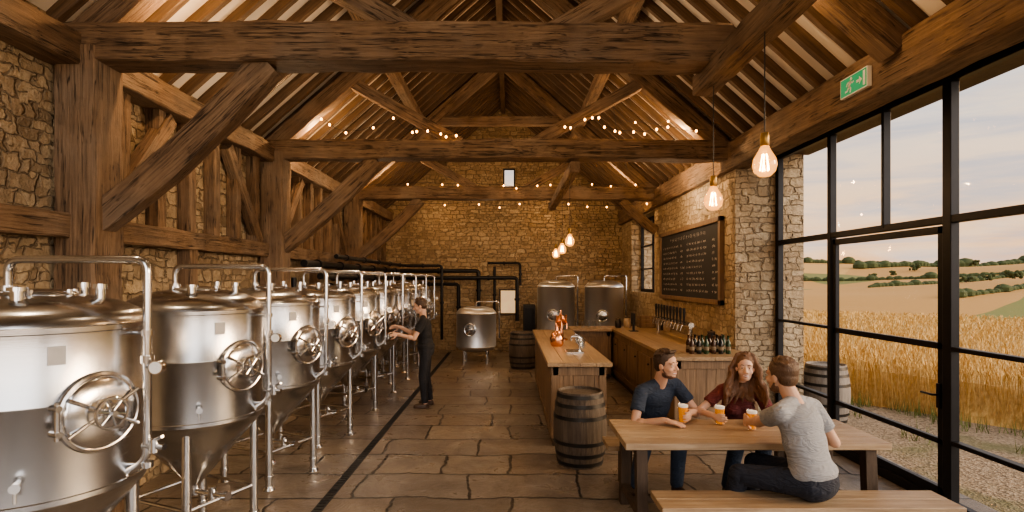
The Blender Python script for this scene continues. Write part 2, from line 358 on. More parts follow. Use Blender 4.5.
# ---------------------------------------------------------------- glazing on the right
def glazing():
    b=MB()
    Y0,Y1=-2.6,8.2; zt=3.88
    def vert(y,w,z0=0,z1=zt): b.box(GX-.05,GX+.03,y-w/2,y+w/2,z0,z1)
    def hor(z,w,y0=Y0,y1=Y1): b.box(GX-.045,GX+.03,y0,y1,z-w/2,z+w/2)
    vert(8.15,.09)
    hor(zt-.03,.08);hor(2.6,.07);hor(.05,.1)
    vert(6.82,.07); vert(5.84,.04,2.6); vert(4.98,.1); vert(3.85,.05,2.6); vert(2.7,.1); vert(.2,.1); vert(1.4,.05,2.6); vert(-2.5,.12); vert(-1.1,.05,2.6)
    hor(1.48,.035,6.82,8.2); hor(.62,.035,6.82,8.2)
    hor(1.45,.04,-2.6,4.98); hor(.62,.04,-2.6,4.98)
    b.obj('window_1',[BLACK],kind='structure',label='large black steel framed glazed screen',bevel=.006)
    g=MB(); g.add([(GX,Y0,0),(GX,Y1,0),(GX,Y1,zt),(GX,Y0,zt)],[(0,1,2,3)]); g.obj('window_pane',PANE,parent=bpy.data.objects['window_1'])
    d=MB(); X0,X1=GX-.03,GX+.02; y0,y1=5.04,6.77
    d.box(X0,X1,y0,y0+.07,.1,2.55).box(X0,X1,y1-.06,y1,.1,2.55).box(X0,X1,y0,y1,.1,.18).box(X0,X1,y0,y1,2.48,2.55)
    d.box(X0,X1,y0,y1,1.43,1.49).box(X0,X1,y0,y1,.57,.62)
    o=d.obj('door_1',BLACK,kind='structure',label='black steel framed glazed door',bevel=.005)
    h=MB(); h.box(GX-.05,GX-.03,5.06,5.1,.9,1.12).tube(rpath([(GX-.04,5.08,1.02),(GX-.1,5.08,1.02),(GX-.1,5.22,1.02)],.02),.01)
    h.obj('door_handle',BLACK,parent=o)
glazing()
w=MB(); w.box(3.55,3.62,12.8,12.88,1.75,3.65).box(3.55,3.62,15.12,15.2,1.75,3.65).box(3.55,3.62,12.8,15.2,1.75,1.83).box(3.55,3.62,12.8,15.2,3.57,3.65)
w.box(3.56,3.61,13.97,14.03,1.75,3.65)
for z in(2.35,2.95): w.box(3.56,3.61,12.8,15.2,z-.02,z+.02)
wo=w.obj('window_2',BLACK,kind='structure',label='dark framed window deep in the stone wall')
MB().add([(3.585,12.8,1.75),(3.585,15.2,1.75),(3.585,15.2,3.65),(3.585,12.8,3.65)],[(0,1,2,3)]).obj('window_pane',PANE,parent=wo)
w=MB(); w.box(-.2,.15,FY+.1,FY+.14,4.8,4.84).box(-.2,.15,FY+.1,FY+.14,5.32,5.36).box(-.2,-.16,FY+.1,FY+.14,4.8,5.36).box(.11,.15,FY+.1,FY+.14,4.8,5.36)
wo=w.obj('window_3',BLACK,kind='structure',label='small gable window')
MB().add([(-.2,FY+.12,4.8),(.15,FY+.12,4.8),(.15,FY+.12,5.36),(-.2,FY+.12,5.36)],[(0,1,2,3)]).obj('window_pane',PANE,parent=wo)
# drain
b=MB(); b.box(-1.765,-1.675,-.5,FY-.5,0.,.006); b.mi=1
for i in range(240):
    yy=.2+i*.065; b.box(-1.755,-1.685,yy,yy+.025,.005,.011)
b.obj('floor_drain',[BLACKP,IRON],label='long black linear floor drain with slotted grate',cat='drain')
# ---------------------------------------------------------------- fermentation tanks
PLATE=simple('plate_grey',(.42,.42,.42),.5,.5)
def tank(loc):
    r=root('fermentation_tank',loc,'tall conical brushed stainless steel fermentation tank on legs','tank','row of fermentation tanks')
    b=MB(); k=.5
    b.lathe([(0,.34),(.035,.34),(.035,.42),(.06,.45),(k-.015,.95),(k,.98),(k+.006,.985),(k+.006,1.01),(k,1.015),(k,1.45),(k+.003,1.455),(k+.003,1.465),(k,1.47),(k,1.80),(k+.008,1.805),(k+.008,1.83),(k,1.835),(k-.01,1.865),(k-.05,1.905),(.37,1.945),(.25,1.975),(.1,1.99),(0,1.992)],72)
    b.obj('tank_body',STEEL,parent=r)
    lb=MB(); lb.torus((0,0,1.985),(0,0,1),.17,.012,32,8); lb.lathe([(.17,1.975),(.16,2.0),(.08,2.012),(0,2.015)],32)
    for q in range(6):
        a=q*pi/3; lb.cyl((.17*math.cos(a),.17*math.sin(a),1.98),(.17*math.cos(a),.17*math.sin(a),2.01),.014,n=8)
    lb.obj('tank_lid',STEEL2,parent=r)
    a=math.radians(-22); n=V((math.cos(a),math.sin(a),0)); c=n*k+V((0,0,1.4))
    m=MB(); m.torus(c+n*.012,n,.185,.018,36,8); m.lathe([(.185,0),(.18,.025),(.165,.038),(.08,.052),(0,.056)],36,Matrix.Translation(c)@n.to_track_quat('Z','Y').to_matrix().to_4x4())
    m.cyl(c-n*.03,c+n*.012,.19,.19,36)
    u=V((0,0,1)); w=n.cross(u)
    for s_ in(-1,1): m.cyl(c+w*.21+u*.06*s_,c+w*.21+u*.06*s_+n*.06,.016,n=10)
    m.cyl(c+w*.21+u*.09+n*.045,c+w*.21-u*.09+n*.045,.012,n=10)
    mo=m.obj('manway_door',STEEL2,parent=r)
    h=MB(); e=c+n*.1
    h.torus(e,n,.075,.008,28,6); h.cyl(c+n*.05,e+n*.03,.014)
    for kk in range(3):
        q=kk*pi/3+.3; d=u*math.cos(q)+w*math.sin(q); h.cyl(e-d*.075,e+d*.075,.006,n=8)
    for s_ in(-1,1):
        d=w*math.cos(.5)+u*math.sin(.5)*s_; h.cyl(c+n*.05-d*.19,c+n*.05+d*.19,.01,n=8)
    h.obj('manway_handle',CHROME,parent=mo)
    for kk in range(4):
        q=math.radians(22+90*kk); x,y=.43*math.cos(q),.43*math.sin(q)
        l=MB(); l.cyl((x,y,.03),(x,y,1.05),.033,.033,14); l.cyl((x,y,0),(x,y,.03),.06,.045,14); l.cyl((x,y,.1),(x,y,.14),.042,.042,12)
        l.obj('leg',STEEL2,parent=r)
    l=MB()
    P=[V((.43*math.cos(math.radians(22+90*q)),.43*math.sin(math.radians(22+90*q)),.36)) for q in range(4)]
    for q in range(4): l.cyl(P[q],P[(q+1)%4],.014,n=8)
    l.obj('leg_brace',STEEL2,parent=r)
    p=MB(); p.tube(rpath([(-.16,.0,1.96),(-.16,0,2.17),(.6,-.02,2.17),(.6,-.02,1.1),(.46,-.02,1.02),(.28,-.02,.74)],.07),.021,12)
    for z in(1.78,1.08): p.cyl((.47,-.02,z),(.6,-.02,z),.01,n=8); p.cyl((.6,-.02,z-.015),(.6,-.02,z+.015),.03,n=12)
    p.cyl((-.16,0,1.98),(-.16,0,2.03),.042,n=16); p.cyl((.6,-.02,1.62),(.6,-.02,1.66),.034,n=12)
    p.obj('cleaning_pipe',STEEL2,parent=r)
    g=MB(); g.cyl((.6,-.03,1.6),(.67,-.05,1.6),.01,n=8); g.cyl((.67,-.03,1.6),(.67,-.065,1.6),.038,n=20)
    go=g.obj('pressure_gauge',CHROME,parent=r); MB().cyl((.67,-.066,1.6),(.67,-.069,1.6),.031,n=20).obj('gauge_face',WHITE,parent=go)
    v=MB(); v.cyl((.58,-.02,1.18),(.71,-.05,1.18),.018,n=10); v.cyl((.65,-.04,1.15),(.65,-.04,1.22),.024,n=12); v.cyl((.65,-.04,1.215),(.73,-.1,1.25),.008,n=8)
    v.obj('valve',CHROME,parent=r)
    q=math.radians(-58); nv=V((math.cos(q),math.sin(q),0)); cv=nv*k+V((0,0,1.12)); v=MB()
    v.cyl(cv-nv*.02,cv+nv*.07,.012,n=10); v.cyl(cv+nv*.04,cv+nv*.075,.022,n=12); v.cyl(cv+nv*.06,cv+nv*.06-V((0,0,.07)),.007,n=8); v.obj('sample_tap',CHROME,parent=r)
    v=MB(); v.cyl((.03,-.02,.37),(.3,-.12,.37),.022,n=12); v.cyl((.18,-.08,.33),(.18,-.08,.43),.03,n=12); v.cyl((.3,-.12,.37),(.33,-.13,.37),.036,n=12)
    v.obj('outlet_valve',CHROME,parent=r)
    for (x,y,rr,h_) in((.12,-.26,.038,.05),(.3,.05,.03,.07),(.02,.3,.028,.08)):
        f=MB(); f.cyl((x,y,1.93),(x,y,1.99+h_*.5),rr*.8,n=14); f.cyl((x,y,1.985+h_*.4),(x,y,1.99+h_*.7),rr*1.15,n=14); f.obj('top_fitting',CHROME,parent=r)
    q=math.radians(-42); n2=V((math.cos(q),math.sin(q),0)); w2=V((0,0,1)).cross(n2); pc=n2*(k+.002)+V((0,0,1.7))
    lb=MB(); Mx=Matrix(((w2.x,0,n2.x,pc.x),(w2.y,0,n2.y,pc.y),(0,1,0,pc.z),(0,0,0,1)))
    lb.box(-.035,.035,-.045,.045,-.004,.005,Mx); lb.obj('label_plate',PLATE,parent=r,label='small engraved steel name plate')
    return r
T=tank((-2.53,3.0,0))
for i in range(1,9): dup(T,(-2.53,3.1+1.4*i,0))
def brite(loc,h,rad,label,zlegs=.25):
    r=root('storage_tank',loc,label,'tank')
    MB().lathe([(0,zlegs-.04),(rad*.5,zlegs-.03),(rad*.9,zlegs+.03),(rad,zlegs+.1),(rad+.005,zlegs+.11),(rad,zlegs+.13),(rad,h-.18),(rad+.006,h-.17),(rad,h-.15),(rad*.85,h-.06),(rad*.5,h-.01),(0,h)],48).obj('tank_body',STEELM,parent=r)
    for k in range(4):
        q=pi/4+k*pi/2; MB().cyl((rad*.8*math.cos(q),rad*.8*math.sin(q),0),(rad*.8*math.cos(q),rad*.8*math.sin(q),zlegs+.1),.03,n=10).obj('leg',STEEL2,parent=r)
    m=MB(); n=V((-.25,-1,0)).normalized(); c=n*rad+V((0,0,zlegs+.5*(h-zlegs))); m.torus(c+n*.01,n,.14,.018); m.lathe([(.14,0),(.12,.03),(0,.045)],24,Matrix.Translation(c)@n.to_track_quat('Z','Y').to_matrix().to_4x4())
    m.torus(c+n*.08,n,.05,.007,20,6); m.cyl(c,c+n*.09,.01,n=8); m.obj('manway_door',STEEL2,parent=r)
    p=MB(); p.tube(rpath([(0,0,h-.02),(0,0,h+.12),(rad+.08,0,h+.12),(rad+.08,0,.6)],.06),.018,8); p.obj('cleaning_pipe',STEEL2,parent=r)
brite((-.85,14.1,0),1.4,.5,'squat round stainless brewing vessel with domed lid on short legs',.3)
brite((1.22,14.9,0),2.05,.5,'upright stainless storage tank with round hatch beside the bar')
brite((2.45,14.6,0),2.05,.5,'upright stainless storage tank with round hatch near the window')
# ---------------------------------------------------------------- barrels
def barrel(loc,mat,label,h=.82,R=.3):
    r=root('wooden_barrel',loc,label,'barrel')
    prof=[(R*.82,0)]+[(R*(.83+.17*math.sin(pi*t/10)),h*t/10) for t in range(11)]+[(R*.80,h),(R*.79,h-.03),(0,h-.03)]
    MB().lathe([(0,.02)]+prof,72,groove=.0045).obj('barrel_staves',mat,parent=r)
    for t in(.05,.17,.33,.67,.83,.95):
        rr=R*(.83+.17*math.sin(pi*t)); d=R*.17*pi*math.cos(pi*t)*.02/h
        MB().lathe([(rr-d-.002,h*t-.02),(rr-d+.004,h*t-.02),(rr+d+.004,h*t+.02),(rr+d-.002,h*t+.02)],48).obj('hoop',IRON,parent=r)
barrel((.79,6.32,0),W_BARREL,'dark oak barrel with iron hoops standing before the bar')
barrel((.3,13.1,0),W_BARREL,'dark oak barrel with iron hoops by the far wall',.85,.33)
barrel((4.68,8.3,-.03),W_GREY,'weathered grey barrel standing outdoors on gravel',.85,.32)
# ---------------------------------------------------------------- bar
def planks_box(b,x0,x1,y0,y1,z0,z1,face,w=.14,t=.018):
    if face in('-y',):
        n=max(1,round((x1-x0)/w)); ww=(x1-x0)/n
        for i in range(n): b.box(x0+i*ww+.002,x0+(i+1)*ww-.002,y0-t,y0+.002,z0,z1)
    else:
        n=max(1,round((y1-y0)/w)); ww=(y1-y0)/n
        X=x0 if face=='-x' else x1; s_=-1 if face=='-x' else 1
        for i in range(n): b.box(min(X,X+s_*t),max(X,X+s_*t),y0+i*ww+.002,y0+(i+1)*ww-.002,z0,z1)
def counter(name,x0,x1,y0,y1,label,faces):
    r=root(name,((x0+x1)/2,(y0+y1)/2,0),label,'counter'); cx,cy=(x0+x1)/2,(y0+y1)/2
    b=MB(); b.box(x0-cx,x1-cx,y0-cy,y1-cy,0,.99); b.obj('cabinet_body',W_DARK,parent=r)
    b=MB()
    for f in faces: planks_box(b,x0-cx,x1-cx,y0-cy,y1-cy,.1,.985,f)
    b.obj('panel',W_PANEL,parent=r,bevel=.002)
    f=MB()
    if '-y' in faces: f.box(x0-cx-.02,x1-cx+.02,y0-cy-.028,y0-cy-.018,.1,.2).box(x0-cx-.02,x0-cx+.07,y0-cy-.03,y0-cy-.018,.1,.985).box(x1-cx-.07,x1-cx+.02,y0-cy-.03,y0-cy-.018,.1,.985).box(x0-cx,x1-cx,y0-cy-.03,y0-cy-.018,.88,.985)
    if '-x' in faces: f.box(x0-cx-.03,x0-cx-.018,y0-cy,y1-cy,.1,.2).box(x0-cx-.03,x0-cx-.018,y0-cy,y1-cy,.88,.985)
    if f.v: f.obj('panel_frame',W_PANEL,parent=r,bevel=.003)
    return r
counter('bar_counter',.53,1.17,6.95,11.4,'long wood-panelled bar counter unit',['-y','-x','+x'])
bb=counter('back_bar_cabinet',2.2,3.27,7.45,12.3,'wood-panelled back bar cabinet along the stone wall',['-y','-x'])
counter('bar_return_cabinet',1.35,2.09,11.7,12.3,'short wood-panelled bar return cabinet',['-y'])
def top(x0,x1,y0,y1,label):
    b=MB(); n=4; ww=(x1-x0)/n
    for i in range(n): b.box(x0+i*ww+.001,x0+(i+1)*ww-.001,y0,y1,.992,1.045)
    b.obj('bar_worktop',W_PINEY,label=label,cat='worktop',bevel=.005)
top(.46,1.26,6.87,11.46,'thick pale timber bar top with square edges')
top(2.13,3.285,7.38,12.36,'long pale timber worktop along the stone wall')
b=MB(); b.box(1.27,2.12,11.6,12.36,.992,1.045); b.obj('bar_worktop',W_PINEY,label='short timber worktop joining the two counters',cat='worktop',bevel=.005)
for i in range(5):
    y=7.7+i*.9-bb.location.y; X=-bb.location.x; d=MB(); d.box(2.155+X,2.181+X,y,y+.8,.3,.86)
    o=d.obj('cupboard_door',W_PANEL,parent=bb,bevel=.004)
    MB().cyl((2.13+X,y+.1,.75),(2.156+X,y+.1,.75),.015,n=10).obj('knob',IRON,parent=o)
r=root('beer_tap_rail',(2.85,8.9,1.045),'polished steel beer tap rail with black handles on the worktop','beer taps')
b=MB(); b.cyl((0,-.05,0),(0,-.05,.3),.035).cyl((0,1.85,0),(0,1.85,.3),.035).cyl((0,-.1,.3),(0,1.9,.3),.045); b.obj('tap_rail',CHROME,parent=r)
for i in range(10):
    y=.05+i*.19; t=MB(); t.tube(rpath([(0,y,.3),(-.1,y,.3),(-.13,y,.2)],.03),.012,8); t.obj('tap_spout',CHROME,parent=r)
    t=MB(); t.cyl((-.07,y,.3),(-.07,y,.33),.01,n=8); t.lathe([(.008,.33),(.014,.36),(.024,.5),(.02,.56),(0,.57)],12,Matrix.Translation((-.07,y,0))); t.obj('tap_handle',BLACKP,parent=r)
r=root('copper_beer_font',(.86,9.5,1.045),'polished copper beer font with curved taps on the bar','beer font')
b=MB(); b.lathe([(.12,0),(.12,.02),(.05,.04),(.045,.24),(.09,.27),(.1,.33),(.06,.4),(.02,.43),(.02,.5),(0,.51)],28); b.obj('font_column',COPPER,parent=r)
for s_ in(-1,0,1):
    t=MB(); t.tube(rpath([(s_*.05,-.05,.3),(s_*.09,-.14,.32),(s_*.09,-.16,.2)],.03),.013,8); t.cyl((s_*.08,-.1,.32),(s_*.08,-.11,.43),.012,.018,10); t.obj('tap_spout',COPPER,parent=r)
r=root('copper_pot',(.72,8.6,1.045),'small round copper vessel standing on the bar top','pot')
MB().lathe([(0,0),(.08,0),(.1,.04),(.11,.12),(.08,.2),(.03,.24),(.025,.3),(.04,.31),(0,.32)],28).obj('pot_body',COPPER,parent=r)
r=root('drip_tray_tap',(.9,7.9,1.045),'low steel beer tap and drip tray on the bar','beer tap')
b=MB(); b.box(-.12,.12,-.18,.18,0,.02); b.obj('drip_tray',STEEL2,parent=r,bevel=.004)
b=MB(); b.tube(rpath([(.08,0,.02),(.08,0,.22),(-.04,0,.22),(-.04,0,.16)],.03),.014,10); b.obj('tap_spout',CHROME,parent=r)
BG=[simple('bottle_brown',(.05,.02,.008),.12),simple('bottle_dark',(.012,.012,.01),.12),simple('bottle_green',(.02,.05,.02),.12)]
LBL=simple('paper_label',(.22,.17,.11),.8)
def bottle(loc,k):
    r=root('beer_bottle',loc,'dark glass beer bottle with brown label on the worktop','bottle','bottles on the back bar')
    MB().lathe([(0,0),(.032,0),(.035,.01),(.035,.13),(.03,.16),(.014,.19),(.013,.23),(.016,.235),(.016,.245),(0,.247)],18).obj('bottle_body',BG[k],parent=r)
    MB().lathe([(.0355,.05),(.0358,.051),(.0358,.1),(.0355,.101)],18).obj('bottle_label',LBL,parent=r); return r
bs=[bottle((2.5,7.6,1.045),k) for k in range(3)]
for i in range(12):
    x=2.5+.1*(i%6); y=7.7+.17*(i//6)+.02*rnd()
    if i<3: bs[i].location=(x,y,1.045)
    else: dup(bs[i%3],(x+.01*rnd(),y,1.045))
def pint(loc,beer=True,group=None,label='pint glass of amber beer with thin foam on the table',sc=1.):
    r=root('beer_glass' if beer else 'empty_glass',loc,label,'glass',group); r.scale=(sc,sc,sc)
    MB().lathe([(0,.002),(.029,.002),(.032,.01),(.041,.15),(.0425,.155),(.039,.15),(.030,.014),(0,.012)],24).obj('glass_body',GLASS,parent=r)
    if beer:
        MB().lathe([(0,.014),(.0285,.015),(.0365,.130),(0,.131)],24).obj('beer',BEER,parent=r)
        MB().lathe([(.0366,.1305),(.0382,.147),(.02,.152),(0,.151)],24).obj('foam',FOAM,parent=r)
    return r
g0=pint((1.5,11.9,1.045),False,'clean glasses on the bar','clear empty pint glass on the worktop')
for i in range(1,10): dup(g0,(1.42+.12*(i%5)+.0,11.74+.16*(i//5),1.045))
g0.location=(1.42,12.1,1.045)
for i in range(8): dup(g0,(1.08,8.25+.12*i,1.045))
JAR=simple('stoneware',(.4,.3,.2),.4,var=.3)
def jar(loc,sc,mat,lab):
    r=root('storage_jar',loc,lab,'jar','jars on the back bar'); r.scale=(sc,sc,sc)
    MB().lathe([(0,0),(.05,0),(.06,.02),(.062,.12),(.045,.15),(.042,.16)],20).obj('jar_body',mat,parent=r); MB().lathe([(.048,.16),(.048,.178),(.015,.185),(.012,.2),(0,.202)],20).obj('lid',W_DARK,parent=r)
for i,(x,y,s_) in enumerate([(3.1,8.2,1.1),(3.1,8.42,1.0),(3.1,8.62,1.25),(3.12,11.1,1.3),(3.1,11.35,1.1),(3.1,11.6,1.2),(2.3,11.9,1.1),(2.5,11.95,1.3)]): jar((x,y,1.045),s_,JAR if i%2 else IRON,'brown stoneware jar with wooden lid' if i%2 else 'dark metal canister with wooden lid')
r=root('till_screen',(2.45,11.1,1.045),'small black till screen on a stand','till')
MB().box(-.02,.02,-.02,.02,.01,.16).obj('stand',BLACKP,parent=r); MB().box(-.08,.08,-.08,.08,0,.012).obj('base',BLACKP,parent=r); MB().box(-.025,.0,-.15,.15,.14,.36).obj('screen',BLACKP,parent=r,bevel=.005)
r=root('wooden_crate',(2.92,12.0,1.045),'small slatted wooden crate on the worktop','crate')
b=MB()
for z in(.02,.1,.18): b.box(-.17,.17,-.13,-.115,z,z+.06).box(-.17,.17,.115,.13,z,z+.06).box(-.17,-.155,-.13,.13,z,z+.06).box(.155,.17,-.13,.13,z,z+.06)
b.box(-.155,.155,-.115,.115,0,.012)
for sx in(-1,1):
    for sy in(-1,1): b.box(sx*.155-.012,sx*.155+.012,sy*.115-.012,sy*.115+.012,0,.24)
b.obj('crate_slats',W_PANEL,parent=r)
# chalkboard
r=root('chalkboard_menu',(3.255,10.35,1.75),'large black chalkboard drinks menu in an oak frame','chalkboard')
b=MB(); b.box(-.005,.04,-1.65,1.65,0,1.22); b.obj('board',CHALKB,parent=r)
b=MB(); b.box(-.03,.04,-1.74,-1.65,-.08,1.3).box(-.03,.04,1.65,1.74,-.08,1.3).box(-.03,.04,-1.74,1.74,-.08,0).box(-.03,.04,-1.74,1.74,1.22,1.3); b.obj('board_frame',W_PANEL,parent=r,bevel=.005)
b=MB(); rg=random.Random(3)
def scrib(y0,y1,z,h):
    y=y0
    while y>y1:
        wl=rg.uniform(.06,.18); pts=[]; n=int(wl/.014)
        for i in range(n): pts.append((y-i*.014,z+(h*.5 if i%2 else -h*.5)*rg.uniform(.4,1)))
        for (a,c),(d,e) in zip(pts,pts[1:]):
            b.add([(-.008,a,c-.005),(-.008,d,e-.005),(-.008,d,e+.005),(-.008,a,c+.005)],[(0,1,2,3)])
        y-=wl+.035
scrib(1.0,-1.0,1.1,.08)
for i in range(9):
    z=.96-i*.105
    scrib(1.5,1.5-rg.uniform(.8,1.05),z,.05); scrib(.32,.2,z,.05); scrib(-.05,-.05-rg.uniform(.8,1.1),z,.05); scrib(-1.35,-1.5,z,.05)
b.obj('chalk_writing',CHALK,parent=r)
r=root('exit_sign',(3.165,5.13,3.86),'green emergency exit sign with running figure on the oak beam','sign')
MYZ=Matrix(((0,0,-1,0),(-1,0,0,0),(0,1,0,0),(0,0,0,1)))
b=MB(); b.box(-.2,.2,-.09,.09,-.02,.02,MYZ); b.obj('sign_case',WHITE,parent=r)
b=MB(); b.box(-.19,.19,-.08,.08,.02,.022,MYZ); b.obj('sign_face',GREEN,parent=r)
b=MB()
def st(p,q,w):
    p=V(p);q=V(q);d=(q-p).normalized();n=V((-d.y,d.x))*w/2
    b.poly([tuple(p-n),tuple(q-n),tuple(q+n),tuple(p+n)],.022,.024,MYZ)
hx=-.065
b.poly([(hx+.035+.016*math.cos(a*pi/6),.055+.016*math.sin(a*pi/6)) for a in range(12)],.022,.024,MYZ)
st((hx+.025,.035),(hx,-.012),.03); st((hx,-.008),(hx+.03,-.03),.019); st((hx+.03,-.025),(hx+.022,-.068),.017); st((hx+.004,-.008),(hx-.02,-.04),.018); st((hx-.015,-.042),(hx-.055,-.046),.016)
st((hx+.025,.032),(hx+.055,.012),.013); st((hx+.055,.012),(hx+.075,.024),.013); st((hx+.02,.034),(hx-.02,.028),.013); st((hx-.02,.03),(hx-.035,.0),.013)
b.box(.145,.175,-.065,.065,.022,.024,MYZ)
st((.05,0),(.1,0),.024); b.poly([(.13,0),(.09,.035),(.09,-.035)],.022,.024,MYZ)
b.obj('sign_pictogram',WHITE,parent=r)
r=root('framed_notice',(-.05,FY-.03,1.42),'warm cream framed notice hung on the stone wall','picture')
MB().box(-.27,.27,-.02,.02,-.38,.38).obj('frame',W_DARK,parent=r)
MB().box(-.22,.22,-.026,-.02,-.33,.33).obj('print',simple('print_paper',(.75,.55,.3),.8,var=.35,scale=4,**{'Emission Color':(1,.72,.4,1),'Emission Strength':.3}),parent=r)  # warm lit look of the print put in as faint emission
r=root('control_cabinet',(.55,FY-.3,0),'narrow black electrical control cabinet by the far wall','cabinet')
MB().box(-.17,.17,-.2,.2,0,1.35).obj('cabinet_body',BLACKP,parent=r,bevel=.01); MB().box(-.13,.13,-.215,-.2,.1,1.25).obj('cabinet_door',BLACK,parent=r,bevel=.005)
for i,(pts,rr) in enumerate([([(-3.2,8.7,2.32),(-3.2,16.1,2.32),(-.9,16.1,2.32),(-.9,16.1,1.2)],.06),([(-3.05,9,2.12),(-3.05,15.9,2.12),(.2,15.9,2.12),(.2,15.9,.9)],.055),
    ([(-3.2,9.3,1.94),(-3.2,16.3,1.94),(-1.5,16.3,1.94),(-1.5,16.3,.6)],.05),([(-.65,16.3,2.55),(.3,16.3,2.55),(.3,16.3,1.9)],.035),([(-.45,16.3,2.45),(-.45,16.3,.8)],.04),
    ([(-2.95,9.5,2.46),(-2.95,15.6,2.46),(-1.9,15.6,2.46),(-1.9,15.6,.4)],.04),([(-3.32,8.6,2.1),(-3.32,8.6,.3)],.04)]):
    b=MB(); b.tube(rpath(pts,.1),rr,10)
    for k in range(len(pts)-1):
        a=V(pts[k]);c=V(pts[k+1]); n=max(1,int((c-a).length/1.2))
        for j in range(1,n+1): q=a.lerp(c,(j-.5)/n); d=(c-a).normalized(); b.cyl(q-d*.03,q+d*.03,rr*1.4,n=12)
    b.obj('process_pipe',BLACK,label='black insulated process pipe fixed along the wall',cat='pipe',group='black process pipes')
# ---------------------------------------------------------------- pendants
BRASS=simple('brass_socket',(.35,.22,.08),.35,1.)
def pend(loc,ztop,sc,power,label,group=None):
    r=root('pendant_lamp',loc,label,'lamp',group)
    MB().cyl((0,0,.12*sc),(0,0,ztop-loc[2]),.004,n=6).obj('cord',BLACKP,parent=r)
    MB().lathe([(.008,.17),(.02,.165),(.024,.15),(.024,.1),(.018,.09)],18,Matrix.Scale(sc,4)).obj('socket',BRASS,parent=r)
    MB().lathe([(0,-.075),(.03,-.07),(.055,-.045),(.064,-.01),(.058,.025),(.035,.065),(.02,.095),(.018,.1)],28,Matrix.Scale(sc,4)).obj('bulb',BULB,parent=r,label='clear amber filament bulb')
    f=MB(); 
    for k in range(5):
        q=2*pi*k/5; f.cyl((.012*sc*math.cos(q),.012*sc*math.sin(q),.05*sc),(.024*sc*math.cos(q+.4),.024*sc*math.sin(q+.4),-.04*sc),.0022*sc,n=6)
    f.obj('filament',FIL,parent=r)
    l=bpy.data.lights.new('bulb_light','POINT'); l.energy=power; l.color=(1,.62,.33); l.shadow_soft_size=.03
    lo=bpy.data.objects.new('bulb_light',l); COL.objects.link(lo); lo.parent=r; lo.location=(0,0,-.0)
pend((1.66,3.65,2.82),3.68,1.2,10,'large glowing filament bulb hanging on a black cord')
pend((1.7,4.68,2.73),3.68,1.2,10,'glowing filament bulb hanging on a black cord')
for y,z in((8.9,2.68),(10.2,2.62),(11.6,2.6)): pend((.95,y,z),3.64,1.2,9,'glowing filament bulb hanging above the bar','pendants above the bar')
sr=random.Random(21)
def string(pts,sag,n,label,sz=.02,skip=.4):
    r=root('string_lights',pts[0],label,'string lights'); o=V(pts[0]); path=[]
    for a,c in zip(pts,pts[1:]):
        a=V(a);c=V(c)
        for i in range(n): t=(i+sr.uniform(-.3,.3)*(i>0))/n; path.append(a.lerp(c,t)-V((0,0,sag*4*t*(1-t)+sr.uniform(-.05,.05)))-o)
    path.append(V(pts[-1])-o); w=MB(); w.tube(path,.004,5); w.obj('wire',BLACKP,parent=r)
    bm=None
    for i,p in enumerate(path):
        if sr.random()<skip: continue
        if bm is None:
            b=MB(); b.ell((0,0,-.028),(sz*.8,sz*.8,sz),n=10,m=6); bm=b.obj('bulb',FAIRY,parent=r,loc=p)
        else:
            q=bm.copy(); COL.objects.link(q); q.parent=r; q.location=p
string([(-2.75,8.16,4.45),(-2.3,8.16,4.22),(-1.7,8.16,4.4),(-1.2,8.16,4.22),(-.6,8.16,4.3)],.05,4,'warm fairy lights looped along an oak tie beam')
string([(.8,8.16,4.35),(1.2,8.16,4.5),(1.6,8.16,4.24),(2.3,8.16,4.3),(2.9,8.16,4.24)],.05,4,'warm fairy lights looped along an oak tie beam')
string([(-3.2,12.3,4.2),(-1.9,12.3,4.18),(-.6,12.3,4.22),(.6,12.3,4.18),(1.8,12.3,4.2),(3.1,12.3,4.2)],.05,3,'warm fairy lights draped on the farther tie beam')
string([(-3.2,12.28,3.8),(-1,12.28,3.74),(1,12.28,3.78),(3,12.28,3.76)],.06,5,'warm fairy lights strung under the farther tie beam')
string([(2.6,9.2,4.7),(1.9,10.3,5.2),(2.6,12.4,4.5)],.15,4,'warm fairy lights looped under the roof slope',skip=.5)
string([(-2.9,4.42,4.4),(-2.4,4.42,4.75),(-1.9,4.42,4.45)],.05,3,'warm fairy lights around the near truss',skip=.2)
# ---------------------------------------------------------------- table and benches
def table(loc):
    r=root('trestle_table',loc,'long pale plank-topped wooden table with sturdy legs','table')
    L=2.12;D=.78
    b=MB(); n=4
    for i in range(n): w_=D/n; b.box(-L/2,L/2,-D/2+i*w_+.002,-D/2+(i+1)*w_-.002,.705,.76)
    b.obj('table_top',W_PINE,parent=r,bevel=.006)
    for sx in(-1,1):
        for sy in(-1,1):
            m=MB(); x=sx*(L/2-.14); m.add([(x+a,sy*.3+c if z>.3 else sy*.34+c,z) for z in(0,.705) for (a,c) in((-.045,-.045),(.045,-.045),(.045,.045),(-.045,.045))],[(3,2,1,0),(4,5,6,7),(0,1,5,4),(1,2,6,5),(2,3,7,6),(3,0,4,7)])
            m.obj('leg',W_DARK,parent=r,bevel=.004)
        for z0,z1,yy in((.63,.704,.33),(.14,.2,.3)):
            m=MB(); x=sx*(L/2-.14); m.box(x-.035,x+.035,-yy,yy,z0,z1); m.obj('leg_rail',W_DARK,parent=r)
    m=MB(); m.box(-L/2+.14,L/2-.14,-.03,.03,.145,.2); m.obj('stretcher',W_DARK,parent=r)
table((1.98,4.84,0))
